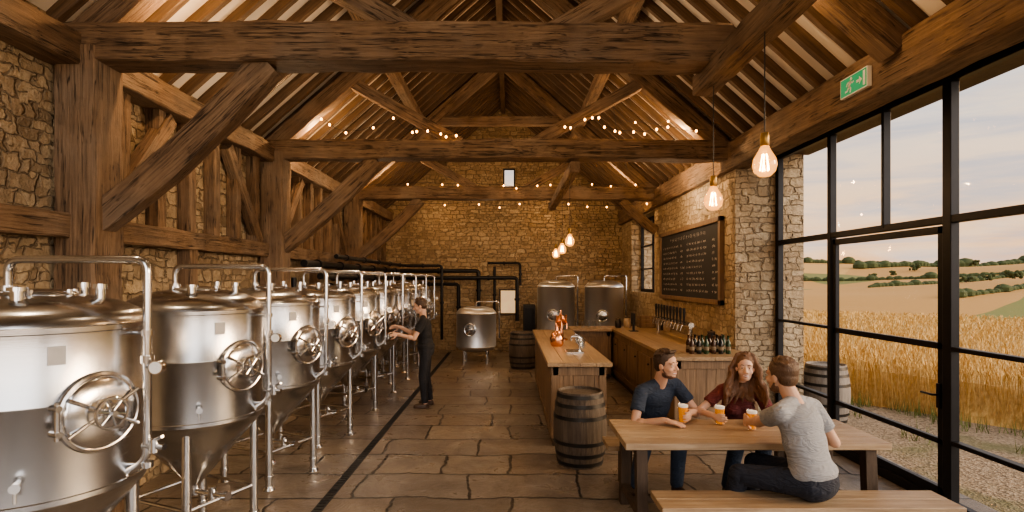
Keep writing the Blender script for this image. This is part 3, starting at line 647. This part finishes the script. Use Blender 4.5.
def bench(loc,L,label,z=.45):
    r=root('wooden_bench',loc,label,'bench')
    b=MB(); b.box(-L/2,L/2,-.17,-.003,z-.05,z).box(-L/2,L/2,.003,.17,z-.05,z); b.obj('seat',W_PINE,parent=r,bevel=.005)
    for sx in(-1,1):
        m=MB(); x=sx*(L/2-.2); m.box(x-.04,x+.04,-.15,-.07,0,z-.05).box(x-.04,x+.04,.07,.15,0,z-.05).box(x-.03,x+.03,-.08,.08,.12,.18); m.obj('leg',W_DARK,parent=r)
bench((2.15,4.12,0),2.15,'long pale wooden bench at the near side of the table')
bench((1.95,5.6,0),2.0,'long pale wooden bench behind the table')
GL1=V((1.57,5.08,.76)); GL2=V((1.88,5.02,.76)); GL3=V((2.09,4.84,.76))
for g,l in((GL1,'pint glass of amber beer held by the man in navy'),(GL2,'pint glass of amber beer before the woman'),(GL3,'pint glass of amber beer held by the man in grey')): pint(g,True,'beers on the table',l,1.15)
# ---------------------------------------------------------------- people
def bake(o,vox,it,fac=.5):
    m=o.modifiers.new('r','REMESH'); m.mode='VOXEL'; m.voxel_size=vox; m.use_smooth_shade=True
    if it: s_=o.modifiers.new('s','SMOOTH'); s_.iterations=it; s_.factor=fac
    bpy.context.view_layer.update(); dg=bpy.context.evaluated_depsgraph_get()
    me=bpy.data.meshes.new_from_object(o.evaluated_get(dg)); old=o.data; mats=list(old.materials); o.modifiers.clear(); o.data=me
    if not me.materials:
        for a in mats: me.materials.append(a)
    me.polygons.foreach_set('use_smooth',[True]*len(me.polygons)); me.update(); return o
def ik(a,c,l1,l2,pole):
    a=V(a);c=V(c);d=c-a;L=min(d.length,(l1+l2)*.995); dn=d.normalized(); c=a+dn*L
    x=(l1*l1-l2*l2+L*L)/(2*L); h=math.sqrt(max(l1*l1-x*x,0)); p=V(pole); p=(p-dn*p.dot(dn)).normalized()
    return a+dn*x+p*h,c
def fabric(name,col,sc=6,b=.4):
    t=NT(name); tc=t.n('ShaderNodeTexCoord').outputs['Object']; n=t.noise(t.vmap(tc,(1,1,.6)),sc,2,1.).outputs[0]; n2=t.noise(tc,160,2).outputs[0]
    w=t.noise(t.vmap(tc,(1.2,1.2,3.2)),4.5,2,1.8).outputs[0]; fold=t.math('ABSOLUTE',t.math('SUBTRACT',w,.5))
    c=t.mix(n,[x*.85 for x in col],[x*1.12 for x in col]); h=t.math('ADD',t.math('ADD',n,t.math('MULTIPLY',fold,2.2)),t.math('MULTIPLY',n2,.02)); return t.out(c,.85,0,bump=h,bstr=b,bdist=.05)
def skin(name,col): return simple(name,col,.55,var=.1,scale=14,**{'Subsurface Weight':.1,'Subsurface Radius':(.02,.008,.004)})
EYE=simple('eye_white',(.62,.58,.54),.3,var=.02); IRIS=simple('iris_brown',(.05,.025,.012),.2); LIP=simple('lips',(.46,.19,.15),.45); TEETH=simple('teeth',(.85,.82,.76),.35,var=.02)
def person(label,pel,neck,rv,headc,face,wr,hands,poles,knees,ankles,toes,k,cols,hair,beard=False,smile=False,female=False,feet=True):
    pel=V(pel);neck=V(neck);rv=V(rv).normalized(); up=(neck-pel).normalized(); rv=(rv-up*rv.dot(up)).normalized(); fw=up.cross(rv).normalized()
    R=Matrix((rv,fw,up)).transposed(); rt=root('person',(pel.x,pel.y,0),label,'person'); O=V((pel.x,pel.y,0))
    L=lambda p:V(p)-O
    shw=.155 if female else .18
    sh=[neck-up*.065*k+rv*(s_*shw*k) for s_ in(-1,1)]; hip=[pel+rv*(s_*.09*k) for s_ in(-1,1)]
    Lt=(neck-pel).length; q=Lt/.52
    torso=[((0,0,.0),(.162,.115,.12)),((0,0,.13),(.142 if not female else .125,.105,.17)),((0,0,.25),(.15 if not female else .128,.108,.17)),((0,-.005,.36),(.158 if not female else .135,.105,.13))]
    if female: torso+=[((-.06,.08,.31),(.055,.045,.055)),((.06,.08,.31),(.055,.045,.055)),((0,-.02,0),(.17,.12,.12))]
    def put_torso(b,e,lo=0):
        for (c,r_) in torso[lo:]:
            b.ell(L(pel+R@V((c[0]*k,c[1]*k,c[2]*q))),[(x+e)*k for x in r_],R,20,12)
        b.cap(L(sh[0]),L(sh[1]),(.047+e)*k)
        for s_ in sh: b.cap(L(neck-up*.005*k),L(s_.lerp(neck,.12)+up*.012*k),(.042+e*.7)*k,(.036+e)*k)
    ar=(.041,.034,.025) if female else (.047,.040,.028)
    body=MB(); put_torso(body,0)
    F=V(face).normalized(); U=V((0,0,1)); U=(U-F*U.dot(F)).normalized(); Rr=F.cross(U); HR=Matrix((Rr,F,U)).transposed(); hc=V(headc)
    h=lambda x,y,z:L(hc+HR@(V((x,y,z))*k)); E=lambda b,c,r_,n=16:b.ell(h(*c),[x*k for x in r_],HR,n,10)
    body.cap(L(neck-up*.03*k),h(0,-.03,-.06),.06*k if not female else .048*k,.054*k if not female else .043*k)
    wj=.94 if female else 1
    E(body,(0,-.012,.03),(.075*wj,.096,.087),24); E(body,(0,.018,-.03),(.062*wj,.072,.083),24); E(body,(0,.037,-.086),(.042*wj,.047,.03)); E(body,(0,.02,-.07),(.055*wj,.055,.04))
    for s_ in(-1,1):
        E(body,(s_*.036,.052,-.034),(.025,.028,.024)); E(body,(s_*.076*wj,-.004,-.012),(.011,.02,.032)); E(body,(s_*.012,.094,-.036),(.009,.01,.008))
        E(body,(s_*.03,.073,.02),(.024,.014,.008)); E(body,(s_*.03,.0745,.0085),(.016,.0115,.0045),12); E(body,(s_*.03,.073,-.0095),(.015,.011,.004),12)
    body.cap(h(0,.082,.008),h(0,.104,-.03),.008*k,.0125*k)
    arms=[];hd=[]
    for i in(0,1):
        e,w_=ik(sh[i],wr[i],.29*k,.26*k,poles[i]); arms.append((sh[i],e,w_))
        body.cap(L(sh[i]),L(e),ar[0]*k,ar[1]*.92*k); body.cap(L(e),L(w_),ar[1]*.92*k,ar[2]*k); body.ell(L(e.lerp(w_,.25)),[ar[1]*1.04*k]*3,None)
        D=V(hands[i][0]).normalized(); N=V(hands[i][1]); N=(N-D*N.dot(D)).normalized(); Sd=D.cross(N)
        ts=hands[i][3]
        HRm=Matrix((Sd,D,N)).transposed(); curl=hands[i][2]; kk=k*(.9 if female else 1)
        body.cap(L(w_),L(w_+D*.03*kk),.026*kk,.026*kk)
        body.ell(L(w_+D*.055*kk),[.04*kk,.05*kk,.016*kk],HRm); body.cap(L(w_+D*.085*kk-Sd*.027*kk),L(w_+D*.085*kk+Sd*.027*kk),.012*kk)
        for j in range(4):
            o=(j-1.5)*.0205*kk*-ts; ln=(.078,.086,.08,.062)[j]*kk; p=w_+D*.09*kk+Sd*o; ang=0
            for seg in range(3):
                ang+=curl*(.75,1.0,.75)[seg]; dd=D*math.cos(ang)+N*math.sin(ang); p2=p+dd*ln*(.45,.32,.23)[seg]
                body.cap(L(p),L(p2),(.0092-.0006*seg)*kk,(.0086-.0008*seg)*kk,8); p=p2
        p=w_+D*.03*kk+Sd*ts*.028*kk; d1=(D*.6+Sd*ts*.75+N*.45).normalized(); p2=p+d1*.042*kk; d2=(D*.85+Sd*ts*.2+N*(.35+curl*.6)).normalized(); p3=p2+d2*.034*kk; d3=(D*.8-Sd*ts*.1+N*(.4+curl)).normalized()
        body.cap(L(p),L(p2),.014*kk,.0115*kk,8);body.cap(L(p2),L(p3),.0112*kk,.0105*kk,8);body.cap(L(p3),L(p3+d3*.024*kk),.0102*kk,.0085*kk,8)
    for i in(0,1):
        body.cap(L(hip[i]),L(knees[i]),.08*k,.054*k); body.cap(L(knees[i]),L(ankles[i]),.052*k,.037*k)
        t=V(toes[i]).normalized(); an=V(ankles[i]); body.cap(L(an-V((0,0,.05))),L(an-V((0,0,.055))+t*.13*k),.032*k,.026*k)
    bo=body.obj('body',cols['skin'],parent=rt); bake(bo,.0055,4,.5)
    sb=MB(); put_torso(sb,.012,1); sb.ell(L(pel+up*.055*k),[.185*k,.138*k,.095*k],R,24,12)
    for i in(0,1):
        s0,e,w_=arms[i]; f=.62
        sb.cap(L(s0),L(s0.lerp(e,.25)),(ar[0]+.012)*k,(ar[0]+.011)*k); sb.cyl(L(s0),L(s0.lerp(e,f)),(ar[0]+.012)*k,(ar[1]+.022)*k,20)
    so=sb.obj('shirt',cols['shirt'],parent=rt); bake(so,.009,14)
    tb=MB(); tb.ell(L(pel-up*.015),[.174*k,.127*k,.112*k],R,20,12)
    for i in(0,1):
        kn=V(knees[i]);an=V(ankles[i])
        tb.cap(L(hip[i]),L(kn),.098*k,.07*k); tb.cyl(L(kn),L(kn.lerp(an,.97)),.068*k,.054*k,20)
    to=tb.obj('trousers',cols['pants'],parent=rt); bake(to,.010,5)
    for i in(0,1):
        t=V(toes[i]).normalized(); an=V(ankles[i]); gz=an.z-.075
        fb=MB(); sd=t.cross(V((0,0,1))); Mx=Matrix((sd,t,V((0,0,1)))).transposed()
        fb.ell(L(V((an.x,an.y,gz+.045))+t*.06*k),[.046*k,.125*k,.042*k],Mx); fb.ell(L(V((an.x,an.y,gz+.05))),[.042*k,.055*k,.05*k],Mx); fb.ell(L(V((an.x,an.y,gz+.02))+t*.06*k),[.05*k,.13*k,.018*k],Mx)
        bake(fb.obj('shoe',cols['shoe'],parent=rt),.009,2)
    for s_ in(-1,1):
        e=MB(); E(e,(s_*.03,.0725,-.001),(.0125,.0105,.0075)); eo=e.obj('eye',EYE,parent=rt); e=MB(); E(e,(s_*.03,.0805,-.0005),(.0055,.004,.0058)); e.obj('iris',IRIS,parent=eo)
        e=MB(); e.cap(h(s_*.015,.087,.025),h(s_*.031,.087,.029),.0028*k,.0034*k,8); e.cap(h(s_*.031,.087,.029),h(s_*.047,.076,.022),.0032*k,.002*k,8); e.obj('eyebrow',cols['hairm'],parent=rt)
    e=MB(); w=.03 if smile else .021; z=-.060
    e.tube([h(-w,.072,z+.009*smile),h(-w*.5,.084,z+.001),h(0,.0875,z-.001*smile),h(w*.5,.084,z+.001),h(w,.072,z+.009*smile)],[.0015*k,.0028*k,.0033*k,.0028*k,.0015*k],8)
    zz=z-(.015 if smile else .005); e.tube([h(-w*.9,.073,z+.006*smile),h(-w*.5,.083,zz+.004),h(0,.0865,zz-.001),h(w*.5,.083,zz+.004),h(w*.9,.073,z+.006*smile)],[.0015*k,.0035*k,.0042*k,.0035*k,.0015*k],8); mo=e.obj('mouth',LIP,parent=rt)
    if smile: e=MB(); E(e,(0,.078,z-.005),(.024,.0095,.0075)); e.obj('teeth',TEETH,parent=mo)
    rg=random.Random(int(pel.x*100))
    hb=MB(); E(hb,(0,-.022,.045),(.083*wj,.098,.086),24); E(hb,(0,-.05,-.005),(.072*wj,.062,.07),20)
    for s_ in(-1,1): E(hb,(s_*.06*wj,-.012,.025),(.024,.045,.045))
    for i in range(60 if hair!='long' else 20):
        a=rg.uniform(0,2*pi); el=rg.uniform(.35,1.4); x=.083*wj*math.cos(el)*math.cos(a);y=-.022+.096*math.cos(el)*math.sin(a);zz=.047+.086*math.sin(el)
        if y>.03 and zz<.1: continue
        hb.cap(h(x,y,zz),h(x*1.03+rg.uniform(-.008,.008),y+.012,zz+rg.uniform(.0,.007)),.010*k,.005*k,8)
    if hair=='quiff':
        for i in range(9): x=-.045+i*.011; hb.cap(h(x,.03,.108),h(x+.004,.064,.108+rg.uniform(0,.008)),.017*k,.011*k,8)
    if hair=='long':
        for i in range(56):
            a=pi*(1.0*i/55)*1.3-pi*.15; x=math.cos(a)*.084; y=-.02-abs(math.sin(a))*.078+ (.035 if abs(math.cos(a))>.85 else 0)
            ln=rg.uniform(.27,.37); ph=rg.uniform(0,1.5); pts=[h(x*.3,y*.3,.13),h(x*.78,y*.5-.005,.11),h(x*1.08,y,.04)]
            for s2 in range(1,8):
                pts.append(h(x*(1.14+.13*s2)+.016*math.sin(s2*1.4+a*3+ph),y+.012*math.cos(s2*1.5+a*3+ph)+.012*s2,.03-ln*s2/7))
            hb.tube(pts,[.008*k,.014*k,.02*k,.02*k,.02*k,.02*k,.019*k,.017*k,.013*k,.005*k],8)
    bake(hb.obj('hair',cols['hairm'],parent=rt),.006,3)
    if beard:
        bb=MB(); E(bb,(0,.0335,-.088),(.0445,.049,.0305)); E(bb,(0,.010,-.074),(.0575,.056,.041))
        for s_ in(-1,1): bb.cap(h(s_*.06,.0,-.025),h(s_*.05,.032,-.08),.008*k,.011*k,8); 
        bb.tube([h(-.026,.074,-.054),h(-.012,.0855,-.049),h(0,.089,-.047),h(.012,.0855,-.049),h(.026,.074,-.054)],.003*k,8)
        bake(bb.obj('beard',BEARD,parent=rt),.005,2)
    return rt
def hairm(name,col,br=1.7): 
    t=NT(name); tc=t.n('ShaderNodeTexCoord').outputs['Object']; n=t.noise(t.vmap(tc,(60,60,9)),2.2,4,.8).outputs[0]
    return t.out(t.mix(n,[x*.4 for x in col],[x*br for x in col]),.5,0,bump=n,bstr=.7,bdist=.01)
HB=hairm('hair_dark_brown',(.06,.033,.018)); HC=hairm('hair_chestnut',(.15,.078,.042)); HM=hairm('hair_mid_brown',(.11,.063,.036)); BEARD=hairm('beard_stubble',(.17,.092,.06),1.5)
SK1=skin('skin_tan',(.6,.37,.26)); SK2=skin('skin_fair',(.68,.45,.34))
JEAN=fabric('denim_blue',(.045,.07,.12)); JEAND=fabric('denim_dark',(.02,.025,.04)); SHOE=simple('shoe_leather',(.07,.04,.025),.5)
def grip(G,d,side):
    d=V(d).normalized(); return V((G.x,G.y,G.z+.085))+V(side)*.068-d*.062
k=1.12
person('man in navy t-shirt and jeans seated smiling with a beer',(1.38,5.64,.57),(1.44,5.37,1.085),(-.9,-.42,0),(1.475,5.28,1.262),(.66,-.74,.02),
  [grip(GL1,(-.1,-1,0),(1,0,0)),V((1.62-.24,5.02,.80))],
  [((-.25,-1,-.05),(-1,.1,0),.55,1),((.75,-.5,-.06),(0,.1,-1),.18,1)],
  [(.8,.3,-.8),(-.9,.4,-.6)],[(1.56,5.16,.57),(1.24,5.14,.57)],[(1.6,5.38,.08),(1.18,5.34,.08)],[(.2,-1,0),(-.1,-1,0)],k,
  dict(skin=SK1,shirt=fabric('cotton_navy',(.03,.045,.075)),pants=JEAN,shoe=SHOE,hairm=HB),'quiff',beard=True,smile=True)
person('long-haired woman in maroon top seated laughing beside a beer',(2.24,5.64,.56),(2.22,5.37,1.06),(-1,.05,0),(2.215,5.28,1.238),(-.3,-.95,.03),
  [V((2.24,5.03,.80)),grip(GL2,(-.3,-1,0),(1,0,0))+V((-.13,0,-.01))],
  [((-.9,-.4,-.05),(0,.1,-1),.2,-1),((.25,-1,0),(1,.1,0),.5,-1)],
  [(.9,.3,-.7),(-.9,.3,-.7)],[(2.35,5.17,.56),(2.1,5.17,.56)],[(2.38,5.36,.08),(2.07,5.34,.08)],[(.1,-1,0),(-.1,-1,0)],k*.97,
  dict(skin=SK2,shirt=fabric('cotton_maroon',(.17,.045,.045)),pants=JEAN,shoe=SHOE,hairm=HC),'long',smile=True,female=True)
person('man in grey t-shirt and dark jeans seated facing the others',(2.24,4.12,.58),(2.16,4.26,1.15),(.85,.5,0),(2.10,4.34,1.318),(-.5,.86,-.03),
  [grip(GL3,(.0,1,0),(-1,0,0)),V((2.5,4.66,.80))],
  [((.05,1,0),(1,0,0),.55,1),((-.5,.85,-.05),(0,.05,-1),.2,-1)],
  [(-.6,-.5,-.9),(.6,-.3,-.9)],[(1.76,4.3,.57),(2.0,4.58,.57)],[(1.70,4.42,.08),(2.0,4.72,.08)],[(-.7,.6,0),(-.5,.8,0)],k*1.03,
  dict(skin=SK1,shirt=fabric('cotton_grey',(.34,.35,.37)),pants=JEAND,shoe=SHOE,hairm=HM),'short',beard=True,smile=True)
person('brewer in black t-shirt and trousers standing tending a tank',(-1.36,9.1,.93),(-1.41,9.08,1.47),(-.1,1,0),(-1.46,9.07,1.64),(-.97,-.15,-.2),
  [V((-1.77,8.84,1.2)),V((-1.77,9.02,1.3))],
  [((-.9,-.3,.1),(0,.6,-.5),.4,1),((-.9,-.1,.1),(0,-.6,-.5),.4,-1)],
  [(.5,-.3,-1),(.5,.3,-1)],[(-1.4,9.0,.5),(-1.38,9.2,.5)],[(-1.36,8.97,.075),(-1.32,9.24,.075)],[(-1,-.1,0),(-1,.15,0)],1.03,
  dict(skin=SK1,shirt=fabric('cotton_black',(.015,.015,.017)),pants=fabric('trousers_black',(.018,.018,.022)),shoe=SHOE,hairm=HB),'short')
# ---------------------------------------------------------------- outside
nB=V((.788,.616)); tB=V((-.616,.788))
def ss(a,b,t): t=max(0,min(1,(t-a)/(b-a))); return t*t*(3-2*t)
def terr(x,y):
    q=x*.55+y*.83; r=(x-y*.6)/ (abs(y)+60); z=-.04
    z-=5.5*ss(26,75,q); z+=(14+8*max(-.5,min(1,r)))*ss(75,330,q); z+=ss(60,160,q)*(7.5*noise.noise(V((x*.009,y*.009,3.3)))+1.0*noise.noise(V((x*.03,y*.03,1.3)))); z-=30*ss(420,700,q)
    return z
def hillmat():
    t=NT('field_patchwork'); pos=t.n('ShaderNodeNewGeometry').outputs['Position']
    nn=t.noise(pos,.012,2).outputs['Color']; v=t.n('ShaderNodeVectorMath',{0:nn,1:(40,40,0),2:pos},operation='MULTIPLY_ADD').outputs[0]
    v=t.vmap(v,(1,1,0)); vo=t.n('ShaderNodeTexVoronoi',{'Vector':v,'Scale':.014}); sp=t.n('ShaderNodeSeparateColor',{0:vo.outputs['Color']})
    c=t.ramp(sp.outputs[0],[(0,(.5,.27,.075)),(.3,(.6,.345,.1)),(.5,(.13,.155,.04)),(.6,(.55,.3,.08)),(.78,(.4,.26,.075)),(.9,(.16,.18,.045)),(1,(.56,.34,.11))],'CONSTANT')
    n=t.noise(pos,.5,5).outputs[0]; c=t.mix(t.math('MULTIPLY',n,.3),c,(.34,.18,.05))
    return t.out(c,.95)
def gravel():
    t=NT('gravel'); pos=t.n('ShaderNodeNewGeometry').outputs['Position']; vo=t.n('ShaderNodeTexVoronoi',{'Vector':pos,'Scale':38.}); sp=t.n('ShaderNodeSeparateColor',{0:vo.outputs['Color']})
    c=t.ramp(sp.outputs[0],[(0,(.16,.11,.065)),(.5,(.32,.23,.14)),(1,(.44,.33,.22))]); n=t.noise(pos,.8,5,.5).outputs[0]
    c=t.mix(t.ramp(n,[(.5,.0),(.66,.75)]),c,(.13,.13,.045)); return t.out(c,.95,0,bump=vo.outputs['Distance'],bstr=.5,bdist=.02)
b=MB(); b.box(4.32,13,-10,26,-.12,-.03); b.box(-12,4.32,-16,-3.3,-.12,-.03); b.obj('ground_yard',gravel(),kind='structure',label='gravel yard with scrubby grass')
xs=np.linspace(-150,700,130); ys=np.linspace(-60,700,130); vs=[];fs=[]
for j,y in enumerate(ys):
    for i,x in enumerate(xs): vs.append((x,y,terr(x,y)-(.25 if x*.55+y*.83<30 else 0)))
n=len(xs)
for j in range(len(ys)-1):
    for i in range(n-1): fs.append((j*n+i,j*n+i+1,(j+1)*n+i+1,(j+1)*n+i))
b=MB(); b.add(vs,fs,True); b.obj('ground_hills',hillmat(),kind='structure',label='rolling golden and green farmland',sharp=180)
def wheatmat():
    t=NT('ripe_wheat'); pos=t.n('ShaderNodeNewGeometry').outputs['Position']; n=t.noise(t.vmap(pos,(1,1,.15)),22,4).outputs[0]; n2=t.noise(pos,.5,3).outputs[0]
    c=t.ramp(n,[(.3,(.36,.215,.065)),(.5,(.6,.38,.13)),(.7,(.8,.57,.25))]); c=t.mix(t.math('MULTIPLY',n2,.4),c,(.5,.31,.09)); return t.out(c,.8,bump=n,bstr=.6,bdist=.04)
WH=wheatmat()
b=MB(); us=np.linspace(-60,40,200); ws=[0,.15,.35,.7,1.2,2,3,4.5,6,8,10,13,16,20,25,30,36,44,54]; vs=[];fs=[]
for w_ in ws:
    for u in us:
        p=nB*(10.5+w_+.25*noise.noise(V((u*.7,0,0))))+tB*u; z=terr(p.x,p.y)+min(1,w_/.35)*(.55+.1*noise.noise(V((p.x*2,p.y*2,0))))
        vs.append((p.x,p.y,z))
n=len(us)
for j in range(len(ws)-1):
    for i in range(n-1):
        f=(j*n+i,(j+1)*n+i,(j+1)*n+i+1,j*n+i+1)
        if min(vs[q][0] for q in f)>5.1: fs.append(f)
used=sorted({q for f in fs for q in f}); mp={q:i for i,q in enumerate(used)}
b.add([vs[q] for q in used],[tuple(mp[q] for q in f) for f in fs],True)
rg=random.Random(5)
for i in range(40000):
    w_=-.1+rg.random()**1.7*17; u=rg.uniform(-8,10+w_*.8); p=nB*(10.5+w_)+tB*u
    x,y=p.x,p.y
    if x<5.1: continue
    z0=terr(x,y)+(.0 if w_<.6 else .38); hh=terr(x,y)+.68+rg.uniform(-.09,.07); a=rg.uniform(0,pi); cx,cy=math.cos(a),math.sin(a)
    lx,ly=rg.uniform(-.1,.1),rg.uniform(-.1,.1); s1=.003+w_*.0003; s2=.008+w_*.0009
    b.add([(x-cx*s1,y-cy*s1,z0),(x+cx*s1,y+cy*s1,z0),(x+lx+cx*s1,y+ly+cy*s1,hh),(x+lx-cx*s1,y+ly-cy*s1,hh),
           (x+lx*1.2+cx*s2,y+ly*1.2+cy*s2,hh+.04),(x+lx*1.5,y+ly*1.5,hh+.1),(x+lx*1.2-cx*s2,y+ly*1.2-cy*s2,hh+.04)],[(0,1,2,3),(3,2,4,5,6)])
b.obj('wheat_field',WH,kind='stuff',label='tall ripe golden wheat field beyond the gravel',cat='wheat')
b=MB()
for i in range(7000):
    w_=-.15-rg.random()**1.6*1.9; u=rg.uniform(-8,9); p=nB*(10.55+w_)+tB*u
    if p.x<5.15 or noise.noise(V((p.x*1.3,p.y*1.3,4)))<-.1+(-w_)*.15: continue
    a=rg.uniform(0,6.28); hh=rg.uniform(.05,.28); cx,cy=math.cos(a)*.006,math.sin(a)*.006; lx,ly=rg.uniform(-.06,.06),rg.uniform(-.06,.06)
    b.add([(p.x-cx,p.y-cy,-.03),(p.x+cx,p.y+cy,-.03),(p.x+lx,p.y+ly,hh)],[(0,1,2)])
b.obj('grass_verge',simple('grass',(.15,.17,.045),.9,var=.5,scale=3),kind='stuff',label='rough green grass at the edge of the wheat',cat='grass')
LEAF=simple('foliage',(.06,.075,.025),.95,var=.5,scale=1.2,bump=.5)
def X(px,Yd): return (px-510)/560*Yd
def hedge(px0,px1,Y0,Y1,sc,label):
    x0,x1=X(px0,Y0),X(px1,Y1); r=V((x0,Y0,terr(x0,Y0))); m=MB(); L=math.hypot(x1-x0,Y1-Y0); n=int(L/(sc*.9)); g=random.Random(int(px0+Y0))
    for i in range(n+1):
        t=i/n; x=x0+(x1-x0)*t; y=Y0+(Y1-Y0)*t; q=sc*g.uniform(.6,1.3)
        if g.random()<.1: q*=1.8
        m.ell(V((x,y,terr(x,y)+q*.4))-r,(q*1.2,q*1.2,q*.9),n=8,m=5)
    m.obj('hedgerow',LEAF,loc=r,label=label,cat='hedge',group='hedgerows between fields')
hedge(950,1100,108,126,.6,'dark green hedgerow dividing golden fields')
hedge(870,1100,152,175,.7,'dark green hedgerow dividing golden fields')
hedge(770,1000,215,190,.8,'dark green hedgerow dividing golden fields')
hedge(860,1100,255,262,1.8,'distant line of dark green woodland on the hilltop')
hedge(770,900,300,290,1.3,'distant line of dark green woodland on the hilltop')
tr=[]
for s_ in range(3):
    r=root('tree',(0,0,0),'distant rounded dark green tree on the hillside','tree','hillside trees')
    m=MB(); rg2=random.Random(s_)
    for i in range(18):
        m.ell((rg2.gauss(0,1.2),rg2.gauss(0,1.2),rg2.uniform(1.6,4.6)),[rg2.uniform(.6,1.15) for _ in range(3)],n=9,m=6)
    m.obj('tree_crown',LEAF,parent=r); MB().cyl((0,0,-1),(0,0,3),.3,.2,8).obj('tree_trunk',W_DARK,parent=r); tr.append(r)
for i,(px,Yd,sc) in enumerate([(872,205,.5),(893,222,.45),(915,232,.6),(966,140,.4),(990,143,.4),(1015,144,.5),(1040,146,.5),(800,240,.4),(835,250,.4),(975,235,.6),(940,228,.5)]):
    x=X(px,Yd); o=tr[i] if i<3 else dup(tr[i%3]); o.location=(x,Yd,terr(x,Yd)-.3); o.scale=(sc,sc,sc); o.rotation_euler=(0,0,i*1.3)
# ---------------------------------------------------------------- light
W=bpy.data.worlds.new('sky'); S.world=W; t=NT('',W)
g=t.n('ShaderNodeTexCoord').outputs['Generated']; sp=t.n('ShaderNodeSeparateXYZ',{0:g}).outputs
base=t.ramp(sp[2],[(0,(1.0,.5,.2)),(.05,(1.0,.56,.27)),(.13,(1.0,.68,.43)),(.25,(.72,.66,.62)),(.42,(.46,.54,.66)),(1,(.38,.48,.64))])
cn=t.noise(t.vmap(g,(1.6,1.6,8)),2.4,6,.5,.6).outputs[0]; cl=t.ramp(cn,[(.45,0.),(.65,.7)])
c=t.mix(cl,base,(1.0,.74,.52)); c=t.mix(t.ramp(t.noise(t.vmap(g,(1,1,9)),3.4,6,.4).outputs[0],[(.48,0.),(.66,.6)]),c,(.38,.42,.52))
bg=t.n('ShaderNodeBackground',{'Color':c,'Strength':.92}); t.n('ShaderNodeOutputWorld',{'Surface':bg.outputs[0]})
def light(name,typ,loc,e,col=(1,.7,.4),**kw):
    l=bpy.data.lights.new(name,typ); l.energy=e; l.color=col
    for a,v in kw.items():
        if a!='rot' and a!='portal': setattr(l,a,v)
    o=bpy.data.objects.new(name,l); COL.objects.link(o); o.location=loc
    if 'rot' in kw: o.rotation_euler=kw['rot']
    if kw.get('portal'): l.cycles.is_portal=True
    return o
def sunto(o,d): o.rotation_euler=V(d).to_track_quat('-Z','Y').to_euler()
sunto(light('sun','SUN',(20,10,10),2.3,(1,.7,.42),angle=math.radians(22)),(-.9,.15,-.27))
sunto(light('soft_fill_sun','SUN',(0,-10,10),2.0,(1,.95,.9),angle=math.radians(70)),(-.5,.82,-.2))  # extra wide sun added as soft fill for the interior
light('portal_glazing','AREA',(4.02,2.8,1.95),1,(1,1,1),shape='RECTANGLE',size=3.9,size_y=10.8,rot=(0,pi/2,0),portal=True)
light('portal_doorway','AREA',(0,-3.1,2.8),1,(1,1,1),shape='RECTANGLE',size=6.6,size_y=5.6,rot=(pi/2,0,0),portal=True)
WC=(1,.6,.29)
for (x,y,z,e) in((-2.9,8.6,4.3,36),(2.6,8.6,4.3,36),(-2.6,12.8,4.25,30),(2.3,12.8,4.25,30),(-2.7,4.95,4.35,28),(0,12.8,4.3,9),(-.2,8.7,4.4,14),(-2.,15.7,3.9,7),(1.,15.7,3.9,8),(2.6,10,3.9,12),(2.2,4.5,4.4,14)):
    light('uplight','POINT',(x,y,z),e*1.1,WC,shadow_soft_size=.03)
for (x,y,z,e) in((-2.4,6.4,3.6,20),(-2.4,10.4,3.6,20),(-2.6,2.8,3.7,18),(2.7,9.8,3.5,18),(-.6,14.5,3.5,15),(.2,7,4.6,14),(.2,11,4.6,12),(-.2,3.3,4.8,14)):
    light('roof_fill','POINT',(x,y,z),e,(1,.74,.48),shadow_soft_size=.06)  # added fill points in the roof space, without any lamp fittings
S.view_settings.view_transform='AgX'
try: S.view_settings.look='AgX - Medium High Contrast'
except Exception: pass
S.view_settings.exposure=.7
cam=bpy.data.cameras.new('camera'); co=bpy.data.objects.new('camera',cam); COL.objects.link(co); co.location=(0,0,H); co.rotation_euler=(pi/2,0,0)
cam.sensor_width=36; cam.lens=560/1024*36; cam.shift_x=2/1024; cam.shift_y=24/1024; cam.clip_end=2000; cam.clip_start=.05
S.camera=co
